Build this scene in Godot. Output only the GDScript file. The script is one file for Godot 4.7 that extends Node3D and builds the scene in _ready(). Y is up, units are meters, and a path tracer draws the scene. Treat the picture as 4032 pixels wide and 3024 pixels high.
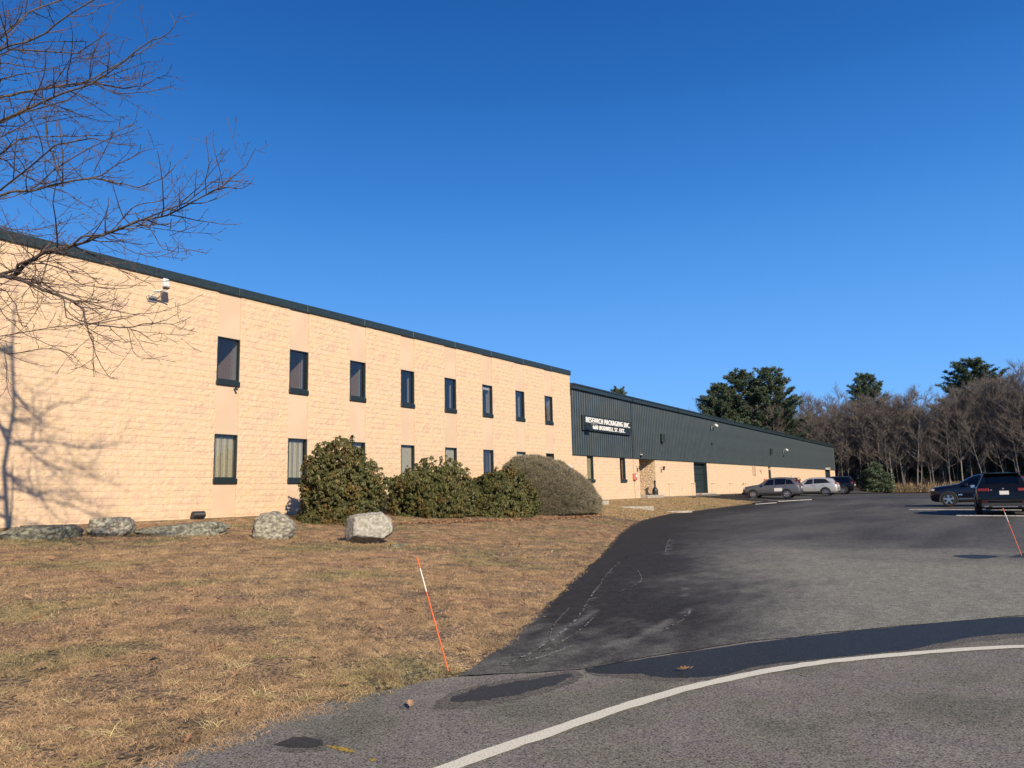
extends Node3D
# A tan split-face block office with a green metal-clad warehouse wing, seen from the road on a clear winter afternoon.
# World: x runs along the front wall, y is up, z points from the wall towards the viewer. The wall face is at z = WALL.

const WALL := -21.66
const BASE := 0.835          # bottom of the lowest block course
const COURSE := 0.2032
const BAY := 3.048
const OPEN := 0.892
const FIRST := 15.645        # left side of the first window column
const CORNER := 40.02        # where the office ends and the warehouse begins
const FAR_END := 121.0

var rng := RandomNumberGenerator.new()
var M := {}
var used_names := {}
var noise_a := FastNoiseLite.new()
var noise_b := FastNoiseLite.new()
var noise_c := FastNoiseLite.new()


# ------------------------------------------------------------------ mesh builder
class MB:
	var v := PackedVector3Array()
	var n := PackedVector3Array()
	var c := PackedColorArray()
	var uv := PackedVector2Array()
	var idx := PackedInt32Array()
	var tint := Color(1, 1, 1)
	var tinted := false

	func tri(a: Vector3, b: Vector3, d: Vector3) -> void:      # a, b, d run counter-clockwise seen from outside
		var q := (b - a).cross(d - a).normalized()
		var k := v.size()
		v.append(a); v.append(b); v.append(d)
		n.append(q); n.append(q); n.append(q)
		if tinted:
			c.append(tint); c.append(tint); c.append(tint)
		idx.append(k); idx.append(k + 2); idx.append(k + 1)

	func quad(a: Vector3, b: Vector3, d: Vector3, e: Vector3) -> void:
		var q := (b - a).cross(e - a)
		if q.length_squared() < 1e-14:
			q = (d - b).cross(e - b)
		q = q.normalized()
		var k := v.size()
		v.append(a); v.append(b); v.append(d); v.append(e)
		n.append(q); n.append(q); n.append(q); n.append(q)
		if tinted:
			c.append(tint); c.append(tint); c.append(tint); c.append(tint)
		idx.append_array(PackedInt32Array([k, k + 2, k + 1, k, k + 3, k + 2]))

	func box(at: Vector3, size: Vector3, b := Basis.IDENTITY) -> void:
		var x := b.x * size.x * 0.5
		var y := b.y * size.y * 0.5
		var z := b.z * size.z * 0.5
		quad(at - x - y + z, at + x - y + z, at + x + y + z, at - x + y + z)
		quad(at + x - y - z, at - x - y - z, at - x + y - z, at + x + y - z)
		quad(at + x - y + z, at + x - y - z, at + x + y - z, at + x + y + z)
		quad(at - x - y - z, at - x - y + z, at - x + y + z, at - x + y - z)
		quad(at - x + y + z, at + x + y + z, at + x + y - z, at - x + y - z)
		quad(at - x - y - z, at + x - y - z, at + x - y + z, at - x - y + z)

	func chamfer(at: Vector3, size: Vector3, e: float, b := Basis.IDENTITY) -> void:
		var h := size * 0.5
		e = minf(e, minf(h.x, minf(h.y, h.z)) * 0.9)
		var o := func(x: float, y: float, z: float) -> Vector3: return at + b.x * x + b.y * y + b.z * z
		var i := h - Vector3(e, e, e)
		quad(o.call(-i.x, -i.y, h.z), o.call(i.x, -i.y, h.z), o.call(i.x, i.y, h.z), o.call(-i.x, i.y, h.z))
		quad(o.call(i.x, -i.y, -h.z), o.call(-i.x, -i.y, -h.z), o.call(-i.x, i.y, -h.z), o.call(i.x, i.y, -h.z))
		quad(o.call(h.x, -i.y, i.z), o.call(h.x, -i.y, -i.z), o.call(h.x, i.y, -i.z), o.call(h.x, i.y, i.z))
		quad(o.call(-h.x, -i.y, -i.z), o.call(-h.x, -i.y, i.z), o.call(-h.x, i.y, i.z), o.call(-h.x, i.y, -i.z))
		quad(o.call(-i.x, h.y, i.z), o.call(i.x, h.y, i.z), o.call(i.x, h.y, -i.z), o.call(-i.x, h.y, -i.z))
		quad(o.call(-i.x, -h.y, -i.z), o.call(i.x, -h.y, -i.z), o.call(i.x, -h.y, i.z), o.call(-i.x, -h.y, i.z))
		for s in [-1.0, 1.0]:
			for t in [-1.0, 1.0]:
				var f: float = s * t
				fquad(f, o.call(-i.x, s * h.y, t * i.z), o.call(-i.x, s * i.y, t * h.z), o.call(i.x, s * i.y, t * h.z), o.call(i.x, s * h.y, t * i.z))
				fquad(f, o.call(s * i.x, -i.y, t * h.z), o.call(s * h.x, -i.y, t * i.z), o.call(s * h.x, i.y, t * i.z), o.call(s * i.x, i.y, t * h.z))
				fquad(f, o.call(s * h.x, t * i.y, -i.z), o.call(s * i.x, t * h.y, -i.z), o.call(s * i.x, t * h.y, i.z), o.call(s * h.x, t * i.y, i.z))
				for w in [-1.0, 1.0]:
					var a: Vector3 = o.call(s * h.x, t * i.y, w * i.z)
					var d: Vector3 = o.call(s * i.x, t * h.y, w * i.z)
					var g: Vector3 = o.call(s * i.x, t * i.y, w * h.z)
					if s * t * w > 0: tri(a, d, g)
					else: tri(a, g, d)

	func fquad(f: float, a: Vector3, b: Vector3, d: Vector3, e: Vector3) -> void:
		if f > 0: quad(a, b, d, e)
		else: quad(a, e, d, b)

	func tube(p: PackedVector3Array, r: PackedFloat32Array, sides: int, caps := false) -> void:
		var m := p.size()
		var k := v.size()
		var side := Vector3.ZERO
		for i in m:
			var dir := (p[mini(i + 1, m - 1)] - p[maxi(i - 1, 0)]).normalized()
			if side == Vector3.ZERO:
				side = dir.cross(Vector3.UP if absf(dir.y) < 0.9 else Vector3.RIGHT).normalized()
			else:
				side = (side - dir * side.dot(dir)).normalized()
			var up := dir.cross(side)
			for s in sides:
				var a := TAU * s / sides
				var q := side * cos(a) + up * sin(a)
				v.append(p[i] + q * r[i]); n.append(q)
				if tinted: c.append(tint)
		for i in m - 1:
			for s in sides:
				var a := k + i * sides + s
				var b := k + i * sides + (s + 1) % sides
				idx.append(a); idx.append(a + sides); idx.append(b)
				idx.append(b); idx.append(a + sides); idx.append(b + sides)
		if caps:
			for e in [0, m - 1]:
				var dir: Vector3 = (p[1] - p[0]).normalized() * -1.0 if e == 0 else (p[m - 1] - p[m - 2]).normalized()
				var z := v.size()
				for s in sides:
					v.append(v[k + e * sides + s]); n.append(dir)
					if tinted: c.append(tint)
				for s in range(1, sides - 1):
					if e == 0: idx.append_array(PackedInt32Array([z, z + s, z + s + 1]))
					else: idx.append_array(PackedInt32Array([z, z + s + 1, z + s]))

	# profile of (radius, height) turned about an axis
	func lathe(prof: PackedVector2Array, segs: int, at := Vector3.ZERO, b := Basis.IDENTITY) -> void:
		for i in prof.size() - 1:
			for s in segs:
				var a := TAU * s / segs
				var d := TAU * (s + 1) / segs
				var q := func(w: Vector2, t: float) -> Vector3: return at + b.x * (w.x * cos(t)) + b.y * w.y + b.z * (w.x * sin(t))
				var slope := (prof[i + 1] - prof[i]).normalized()
				var k := v.size()
				v.append(q.call(prof[i], a)); v.append(q.call(prof[i], d)); v.append(q.call(prof[i + 1], d)); v.append(q.call(prof[i + 1], a))
				for t in [a, d, d, a]:
					n.append((b.x * (slope.y * cos(t)) + b.z * (slope.y * sin(t)) - b.y * slope.x).normalized())
					if tinted: c.append(tint)
				idx.append_array(PackedInt32Array([k, k + 1, k + 2, k, k + 2, k + 3]))

	func add(o: MB, t: Transform3D) -> void:
		var k := v.size()
		for q in o.v: v.append(t * q)
		var nb := t.basis.inverse().transposed()
		for q in o.n: n.append((nb * q).normalized())
		if tinted:
			for i in o.v.size(): c.append(tint)
		var turned := t.basis.determinant() < 0.0
		for i in range(0, o.idx.size(), 3):
			idx.append(o.idx[i] + k)
			idx.append(o.idx[i + (2 if turned else 1)] + k)
			idx.append(o.idx[i + (1 if turned else 2)] + k)

	func mesh() -> ArrayMesh:
		var arr := []
		arr.resize(Mesh.ARRAY_MAX)
		arr[Mesh.ARRAY_VERTEX] = v
		arr[Mesh.ARRAY_NORMAL] = n
		if c.size() == v.size() and c.size() > 0: arr[Mesh.ARRAY_COLOR] = c
		if uv.size() == v.size() and uv.size() > 0: arr[Mesh.ARRAY_TEX_UV] = uv
		arr[Mesh.ARRAY_INDEX] = idx
		var m := ArrayMesh.new()
		m.add_surface_from_arrays(Mesh.PRIMITIVE_TRIANGLES, arr)
		return m


# ------------------------------------------------------------------ naming helpers
func numbered(called: String) -> String:
	var k: int = used_names.get(called, 0)
	used_names[called] = k + 1
	return called if k == 0 else "%s_%03d" % [called, k]

func tag(o: Node, label: String, category: String, group := "") -> Node:
	o.set_meta("label", label)
	o.set_meta("category", category)
	if group: o.set_meta("group", group)
	return o

func thing(called: String, label: String, category: String, at := Vector3.ZERO, turn := 0.0, group := "") -> Node3D:
	var o := Node3D.new()
	o.name = numbered(called)
	add_child(o)
	o.position = at
	o.rotation.y = turn
	tag(o, label, category, group)
	return o

func part(called: String, m: Mesh, mat: Material, parent: Node) -> MeshInstance3D:
	var o := MeshInstance3D.new()
	o.name = called if parent != self else numbered(called)
	o.mesh = m
	o.material_override = mat
	parent.add_child(o, true)
	return o

func setting(called: String, m: Mesh, mat: Material) -> MeshInstance3D:
	var o := part(called, m, mat, self)
	o.set_meta("kind", "structure")
	return o

func holder(called: String, parent: Node, at := Vector3.ZERO) -> Node3D:
	var o := Node3D.new()
	o.name = called
	parent.add_child(o, true)
	o.position = at
	return o

func lin(r: float, g: float, b: float) -> Color:      # a real-world base colour (linear) as albedo_color wants it
	return Color(r, g, b).linear_to_srgb()

func ramp(stops: Array) -> Gradient:
	var g := Gradient.new()
	var o := PackedFloat32Array()
	var c := PackedColorArray()
	for s in stops:
		o.append(s[0]); c.append(s[1])
	g.offsets = o
	g.colors = c
	return g

func noise_tex(size: int, freq: float, stops: Array, seed_: int, octaves := 4, kind := FastNoiseLite.TYPE_SIMPLEX_SMOOTH) -> NoiseTexture2D:
	var f := FastNoiseLite.new()
	f.noise_type = kind
	f.seed = seed_
	f.frequency = freq
	f.fractal_octaves = octaves
	var t := NoiseTexture2D.new()
	t.width = size
	t.height = size
	t.seamless = true
	t.noise = f
	t.color_ramp = ramp(stops)
	return t

func normal_tex(size: int, freq: float, strength: float, seed_: int, octaves := 4) -> NoiseTexture2D:
	var f := FastNoiseLite.new()
	f.seed = seed_
	f.frequency = freq
	f.fractal_octaves = octaves
	var t := NoiseTexture2D.new()
	t.width = size
	t.height = size
	t.seamless = true
	t.noise = f
	t.as_normal_map = true
	t.bump_strength = strength
	return t

func mat(col: Color, rough := 0.8, metal := 0.0) -> StandardMaterial3D:
	var m := StandardMaterial3D.new()
	m.albedo_color = col
	m.roughness = rough
	m.metallic = metal
	m.cull_mode = BaseMaterial3D.CULL_DISABLED
	return m

func grained(col: Color, rough: float, tex: Texture2D, scale: float, nrm: Texture2D = null, depth := 1.0) -> StandardMaterial3D:
	var m := mat(col, rough)
	m.albedo_texture = tex
	m.uv1_triplanar = true
	m.uv1_world_triplanar = true
	m.uv1_scale = Vector3(scale, scale, scale)
	if nrm:
		m.normal_enabled = true
		m.normal_texture = nrm
		m.normal_scale = depth
	return m

func grey(a: float) -> Color:
	return Color(a, a, a)


# ------------------------------------------------------------------ the lie of the land
const PAVE_X := [-1000.0, 18.0, 38.0, 48.0, 63.0, 73.0, 90.0, 122.0, 400.0]
const PAVE_Y := [0.0, 0.0, 0.16, 0.27, 0.50, 0.55, 0.57, 0.22, 0.1]
const EDGE_X := [-1000.0, 5.6, 7.05, 9.48, 16.05, 25.0, 33.2, 37.4, 40.6, 56.0, 1000.0]
const EDGE_Z := [-4.6, -4.3, -4.65, -5.62, -8.13, -11.7, -14.4, -15.4, -15.8, -15.6, -15.6]

func look_up(xs: Array, ys: Array, x: float) -> float:
	for i in range(1, xs.size()):
		if x <= xs[i]:
			return lerpf(ys[i - 1], ys[i], (x - xs[i - 1]) / (xs[i] - xs[i - 1]))
	return ys[-1]

func land(x: float, z: float) -> float:
	var p := look_up(PAVE_X, PAVE_Y, x)
	var e := look_up(EDGE_X, EDGE_Z, x)
	if z >= e: return p
	var top := 0.97
	if x > FAR_END: top = lerpf(0.97, 0.4, clampf((x - FAR_END) / 12.0, 0, 1))
	var t := clampf((e - z) / (e - WALL), 0.0, 1.0)
	return lerpf(p, top, t)

func spot(x: float, z: float, up := 0.0) -> Vector3:
	return Vector3(x, land(x, z) + up, z)


func _ready() -> void:
	rng.seed = 20241
	noise_a.seed = 11
	noise_a.frequency = 0.22
	noise_a.fractal_octaves = 4
	noise_b.seed = 23
	noise_b.frequency = 0.9
	noise_b.fractal_octaves = 4
	noise_c.seed = 37
	noise_c.frequency = 4.0
	noise_c.fractal_octaves = 3

	# camera: read off the vanishing points of the wall and its window columns
	var cam := Camera3D.new()
	cam.name = "camera"
	cam.fov = 53.37
	cam.near = 0.1
	cam.far = 3000.0
	cam.transform = Transform3D(Basis(Vector3(0.54382, -0.02159, 0.83892), Vector3(-0.10533, 0.99001, 0.09375), Vector3(-0.83257, -0.13935, 0.53611)).orthonormalized(), Vector3(0, 1.6, 0))
	add_child(cam)
	cam.current = true

	# clear winter sky: only the height above the horizon sets its colour
	var stops := [[-90.0, 70, 66, 60], [-6.0, 110, 108, 104], [0.0, 158, 202, 250], [4.0, 125, 187, 253], [9.0, 105, 171, 246], [15.0, 82, 151, 229], [22.0, 58, 126, 206], [29.0, 41, 104, 182], [36.0, 31, 90, 163], [50.0, 22, 71, 141], [90.0, 17, 59, 120]]
	var im := Image.create(16, 512, false, Image.FORMAT_RGBF)
	for y in 512:
		var e := 90.0 - 180.0 * (y + 0.5) / 512.0
		var col := Color()
		for i in range(1, stops.size()):
			if e <= stops[i][0]:
				var t: float = (e - stops[i - 1][0]) / (stops[i][0] - stops[i - 1][0])
				col = Color8(stops[i - 1][1], stops[i - 1][2], stops[i - 1][3]).srgb_to_linear().lerp(Color8(stops[i][1], stops[i][2], stops[i][3]).srgb_to_linear(), t)
				break
		for x in 16: im.set_pixel(x, y, col)
	var pan := PanoramaSkyMaterial.new()
	pan.panorama = ImageTexture.create_from_image(im)
	var sky := Sky.new()
	sky.sky_material = pan
	var env := Environment.new()
	env.background_mode = Environment.BG_SKY
	env.sky = sky
	env.background_energy_multiplier = 0.9
	env.tonemap_mode = Environment.TONE_MAPPER_LINEAR
	env.tonemap_exposure = 1.2
	env.sdfgi_enabled = true
	env.ssao_enabled = true
	env.ssil_enabled = true
	var we := WorldEnvironment.new()
	we.name = "world_environment"
	we.environment = env
	add_child(we)

	# low winter sun from behind the viewer's left shoulder
	var sun := DirectionalLight3D.new()
	sun.name = "sun"
	sun.light_energy = 1.6
	sun.light_color = Color(1.0, 0.93, 0.82)
	sun.light_angular_distance = 0.53
	sun.shadow_enabled = true
	add_child(sun)
	var el := deg_to_rad(28.0)
	var az := deg_to_rad(30.0)
	sun.look_at_from_position(Vector3.ZERO, Vector3(sin(az) * cos(el), -sin(el), -cos(az) * cos(el)), Vector3.UP)

	make_materials()
	make_ground()
	make_office()
	make_warehouse()
	make_fixtures()
	make_lot()
	make_garden()
	make_near_tree()
	make_woods()
	make_grass()


func make_materials() -> void:
	var fine := noise_tex(512, 0.02, [[0.0, grey(0.80)], [0.5, grey(0.93)], [1.0, grey(1.0)]], 5, 5)
	var blotch := noise_tex(512, 0.008, [[0.25, Color(0.965, 0.94, 0.93)], [0.45, Color(1, 0.995, 0.98)], [0.6, Color(1, 0.985, 0.93)], [0.8, Color(0.97, 0.95, 0.94)]], 6, 5)
	var rough_n := normal_tex(512, 0.03, 6.0, 7, 5)
	M.paint = grained(lin(0.69, 0.53, 0.376), 0.85, blotch, 0.35, rough_n, 0.4)
	M.smooth_paint = grained(lin(0.66, 0.50, 0.352), 0.7, noise_tex(256, 0.006, [[0.3, Color(0.975, 0.965, 0.96)], [0.7, Color(1, 1, 1)]], 8, 3), 0.25)
	M.green = grained(lin(0.026, 0.042, 0.045), 0.42, fine, 0.5)
	M.green_panel = grained(lin(0.036, 0.052, 0.058), 0.45, noise_tex(256, 0.01, [[0.2, grey(0.9)], [0.8, grey(1.0)]], 9, 4), 0.3)
	M.frame = grained(lin(0.018, 0.030, 0.033), 0.45, fine, 0.8)
	M.glass = mat(Color(0.16, 0.14, 0.12, 0.17), 0.02)
	M.glass.transparency = BaseMaterial3D.TRANSPARENCY_ALPHA
	M.glass.metallic_specular = 0.5
	M.car_glass = mat(Color(0.02, 0.025, 0.03, 0.8), 0.04)
	M.car_glass.transparency = BaseMaterial3D.TRANSPARENCY_ALPHA
	M.car_glass.metallic_specular = 0.6
	M.room = mat(lin(0.42, 0.41, 0.39), 0.9)
	M.partition = grained(lin(0.45, 0.33, 0.24), 0.9, fine, 1.2)
	M.jamb = mat(lin(0.42, 0.41, 0.39), 0.8)
	M.blind = grained(lin(0.86, 0.82, 0.60), 0.75, fine, 1.5)
	M.shade = grained(lin(0.70, 0.66, 0.44), 0.8, fine, 1.0)
	M.concrete = grained(lin(0.48, 0.44, 0.37), 0.9, noise_tex(512, 0.02, [[0.2, grey(0.72)], [0.55, grey(0.95)], [1.0, grey(1.0)]], 12, 5), 0.7, rough_n, 0.4)
	M.white = grained(lin(0.78, 0.77, 0.74), 0.5, fine, 1.0)
	M.letter = mat(lin(0.85, 0.85, 0.82), 0.5)
	M.black = mat(lin(0.015, 0.015, 0.016), 0.5)
	M.dark_metal = mat(lin(0.05, 0.05, 0.055), 0.4, 0.3)
	M.chrome = mat(lin(0.75, 0.75, 0.76), 0.16, 1.0)
	M.alloy = mat(lin(0.62, 0.62, 0.63), 0.25, 0.9)
	M.tyre = grained(lin(0.018, 0.018, 0.019), 0.85, fine, 3.0)
	M.red_lamp = mat(lin(0.20, 0.006, 0.010), 0.12)
	M.red_lamp.clearcoat_enabled = true
	M.clear_lamp = mat(lin(0.55, 0.56, 0.58), 0.08, 0.6)
	M.amber = mat(lin(0.6, 0.2, 0.02), 0.2)
	M.plate = mat(lin(0.74, 0.72, 0.68), 0.5)
	M.trim = mat(lin(0.028, 0.028, 0.03), 0.6)
	M.orange = mat(lin(0.82, 0.15, 0.045), 0.45)
	M.stake_white = mat(lin(0.80, 0.78, 0.68), 0.35)
	M.alarm_red = grained(lin(0.62, 0.20, 0.17), 0.5, fine, 2.0)
	M.red = mat(lin(0.5, 0.03, 0.02), 0.5)
	M.urn = grained(lin(0.03, 0.03, 0.034), 0.4, fine, 2.0)
	M.grey_metal = mat(lin(0.20, 0.20, 0.21), 0.45, 0.2)
	M.tan_metal = mat(lin(0.55, 0.40, 0.26), 0.6)
	# bark, twigs and leaves take their colour from the mesh
	M.bark = grained(Color(1, 1, 1), 0.9, noise_tex(256, 0.04, [[0.2, grey(0.55)], [0.5, grey(0.9)], [1.0, grey(1.0)]], 15, 4), 1.6, rough_n, 0.6)
	M.bark.vertex_color_use_as_albedo = true
	M.tinted = mat(Color(1, 1, 1), 0.85)
	M.tinted.vertex_color_use_as_albedo = true
	M.leaf = mat(Color(1, 1, 1), 0.5)
	M.leaf.metallic_specular = 0.35
	M.leaf.vertex_color_use_as_albedo = true
	M.leaf.backlight_enabled = true
	M.leaf.backlight = Color(0.12, 0.12, 0.12)
	M.needle = mat(Color(1, 1, 1), 0.6)
	M.needle.vertex_color_use_as_albedo = true
	M.needle.backlight_enabled = true
	M.needle.backlight = Color(0.2, 0.2, 0.2)
	M.straw = mat(Color(1, 1, 1), 0.8)
	M.straw.vertex_color_use_as_albedo = true
	M.straw.backlight_enabled = true
	M.straw.backlight = Color(0.3, 0.3, 0.3)


# ------------------------------------------------------------------ ground, road, driveway
func steps(list: Array) -> PackedFloat32Array:      # [[from, to, step], ...]
	var o := PackedFloat32Array()
	for s in list:
		var x: float = s[0]
		while x < s[1] - 0.001:
			o.append(x)
			x += s[2]
	o.append(list[-1][1])
	return o

func soil(x: float, z: float) -> Color:
	var a := noise_a.get_noise_2d(x, z)
	var b := noise_b.get_noise_2d(x * 0.8, z * 1.6)
	var d := noise_c.get_noise_2d(x, z)
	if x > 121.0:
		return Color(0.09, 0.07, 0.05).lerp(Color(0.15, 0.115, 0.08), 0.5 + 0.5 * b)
	var col := Color(0.34, 0.215, 0.122).lerp(Color(0.385, 0.27, 0.15), clampf(0.5 + 0.9 * a, 0, 1))
	col = col.lerp(Color(0.37, 0.20, 0.125), clampf(-0.1 + 1.6 * noise_a.get_noise_2d(z + 70.0, x - 40.0), 0, 0.8))
	col = col.lerp(Color(0.19, 0.19, 0.075), clampf((noise_a.get_noise_2d(x * 1.3 + 200.0, z * 1.3) - 0.12) * 2.8, 0, 0.75))
	col = col.lerp(Color(0.13, 0.09, 0.055), clampf((b - 0.14) * 2.6, 0, 0.7))
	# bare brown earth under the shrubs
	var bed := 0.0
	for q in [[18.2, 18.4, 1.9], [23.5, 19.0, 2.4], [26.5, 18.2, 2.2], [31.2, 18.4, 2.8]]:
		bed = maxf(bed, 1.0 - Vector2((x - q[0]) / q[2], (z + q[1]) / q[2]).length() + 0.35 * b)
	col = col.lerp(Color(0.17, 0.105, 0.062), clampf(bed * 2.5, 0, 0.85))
	return col * (1.0 + 0.35 * d)

var drive_poly := PackedVector2Array([Vector2(5.59, -4.24), Vector2(6.02, -3.72), Vector2(6.31, -3.39), Vector2(6.88, -3.18), Vector2(7.78, -2.69), Vector2(8.9, -1.95), Vector2(10.02, -1.08), Vector2(11.2, -0.02), Vector2(13.2, 3.0), Vector2(15.0, 8.0), Vector2(16.0, 20.0), Vector2(16.0, 60.0), Vector2(124.0, 60.0), Vector2(123.5, 10.0), Vector2(122.5, -21.58), Vector2(57.6, -21.58), Vector2(56.8, -20.5), Vector2(58.4, -18.9), Vector2(57.6, -16.8), Vector2(55.5, -15.4), Vector2(52.4, -15.55), Vector2(47.0, -15.65), Vector2(43.4, -15.7), Vector2(42.1, -15.35), Vector2(40.6, -15.87), Vector2(37.4, -15.4), Vector2(33.2, -14.42), Vector2(29.0, -13.2), Vector2(25.0, -11.72), Vector2(20.5, -9.95), Vector2(16.05, -8.13), Vector2(12.5, -6.82), Vector2(9.48, -5.62), Vector2(8.2, -5.1), Vector2(7.05, -4.65), Vector2(6.2, -4.4)])
var road_poly := PackedVector2Array()

func ragged(poly: PackedVector2Array, step: float, amount: float, x_most: float, seed_: int) -> PackedVector2Array:
	var f := FastNoiseLite.new()
	f.seed = seed_
	f.frequency = 1.3
	var o := PackedVector2Array()
	for i in poly.size():
		var a := poly[i]
		var b := poly[(i + 1) % poly.size()]
		var m := 1
		if minf(a.x, b.x) < x_most: m = clampi(int(a.distance_to(b) / step), 1, 60)
		var side := (b - a).orthogonal().normalized()
		for k in m:
			var q := a.lerp(b, float(k) / m)
			if a.x < x_most: q += side * amount * f.get_noise_2d(q.x, q.y)
			o.append(q)
	return o

func sheet(poly: PackedVector2Array, xs: PackedFloat32Array, zs: PackedFloat32Array, up: float, skirt: float, uv_at: Callable) -> MB:
	var m := MB.new()
	for i in xs.size() - 1:
		for j in zs.size() - 1:
			var cell := PackedVector2Array([Vector2(xs[i], zs[j]), Vector2(xs[i + 1], zs[j]), Vector2(xs[i + 1], zs[j + 1]), Vector2(xs[i], zs[j + 1])])
			for p in Geometry2D.intersect_polygons(cell, poly):
				var t := Geometry2D.triangulate_polygon(p)
				var k := m.v.size()
				for q in p:
					m.v.append(Vector3(q.x, land(q.x, q.y) + up, q.y))
					m.n.append(Vector3.UP)
					m.uv.append(uv_at.call(q))
				for a in range(0, t.size(), 3):
					var e := (p[t[a + 1]] - p[t[a]]).cross(p[t[a + 2]] - p[t[a]])
					if e > 0: m.idx.append_array(PackedInt32Array([k + t[a], k + t[a + 1], k + t[a + 2]]))
					else: m.idx.append_array(PackedInt32Array([k + t[a], k + t[a + 2], k + t[a + 1]]))
	if skirt > 0.0:
		for i in poly.size():
			var a := poly[i]
			var b := poly[(i + 1) % poly.size()]
			var k := m.v.size()
			for q in [a, b]:
				for s in [0.0, skirt]:
					m.v.append(Vector3(q.x, land(q.x, q.y) + up - s, q.y))
					m.n.append(Vector3.UP)
					m.uv.append(uv_at.call(q))
			m.idx.append_array(PackedInt32Array([k, k + 2, k + 1, k + 1, k + 2, k + 3]))
	return m

func ribbon(pts: Array, width: float, up: float, step := 0.15, wear := 0.0) -> MB:
	var m := MB.new()
	var p := PackedVector2Array()
	for i in pts.size() - 1:
		var a: Vector2 = pts[i]
		var b: Vector2 = pts[i + 1]
		var before: Vector2 = pts[maxi(i - 1, 0)]
		var after: Vector2 = pts[mini(i + 2, pts.size() - 1)]
		var k := maxi(1, int(a.distance_to(b) / step))
		for s in k: p.append(a.cubic_interpolate(b, before, after, float(s) / k))
	p.append(pts[-1])
	for i in p.size():
		var d := (p[mini(i + 1, p.size() - 1)] - p[maxi(i - 1, 0)]).normalized().orthogonal()
		for s in [-0.5, 0.5]:
			var q: Vector2 = p[i] + d * s * (width + wear * noise_c.get_noise_2d(p[i].x * 3.0 + s * 50.0, p[i].y * 3.0))
			m.v.append(Vector3(q.x, land(q.x, q.y) + up, q.y))
			m.n.append(Vector3.UP)
		if i:
			var k := i * 2
			m.idx.append_array(PackedInt32Array([k - 2, k - 1, k, k - 1, k + 1, k]))
	return m

func blob(pts: Array, up: float, rough := 0.03) -> MB:
	var m := MB.new()
	var p := PackedVector2Array()
	var t := PackedInt32Array()
	while t.is_empty():
		p = outline(pts, rough)
		t = Geometry2D.triangulate_polygon(p)
		rough *= 0.6
	for q in p:
		m.v.append(Vector3(q.x, land(q.x, q.y) + up, q.y))
		m.n.append(Vector3.UP)
	for a in range(0, t.size(), 3):
		var e := (p[t[a + 1]] - p[t[a]]).cross(p[t[a + 2]] - p[t[a]])
		if e > 0: m.idx.append_array(PackedInt32Array([t[a], t[a + 1], t[a + 2]]))
		else: m.idx.append_array(PackedInt32Array([t[a], t[a + 2], t[a + 1]]))
	return m

func outline(pts: Array, rough: float) -> PackedVector2Array:
	var p := PackedVector2Array()
	for i in pts.size():
		var a: Vector2 = pts[i]
		var b: Vector2 = pts[(i + 1) % pts.size()]
		for s in 6:
			var q := a.cubic_interpolate(b, pts[i - 1], pts[(i + 2) % pts.size()], s / 6.0)
			p.append(q + Vector2(noise_c.get_noise_2d(q.x * 2.5, q.y * 2.5), noise_c.get_noise_2d(q.y * 2.5, q.x * 2.5 + 9.0)) * rough)
	return p

# how worn (0 fresh sealcoat, 1 grey aggregate) the driveway is at a place
func streak(x: float, z: float, a: Vector2, b: Vector2, w: float) -> float:
	var q := Geometry2D.get_closest_point_to_segment(Vector2(x, z), a, b)
	return clampf(1.0 - q.distance_to(Vector2(x, z)) / w, 0.0, 1.0)

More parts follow.
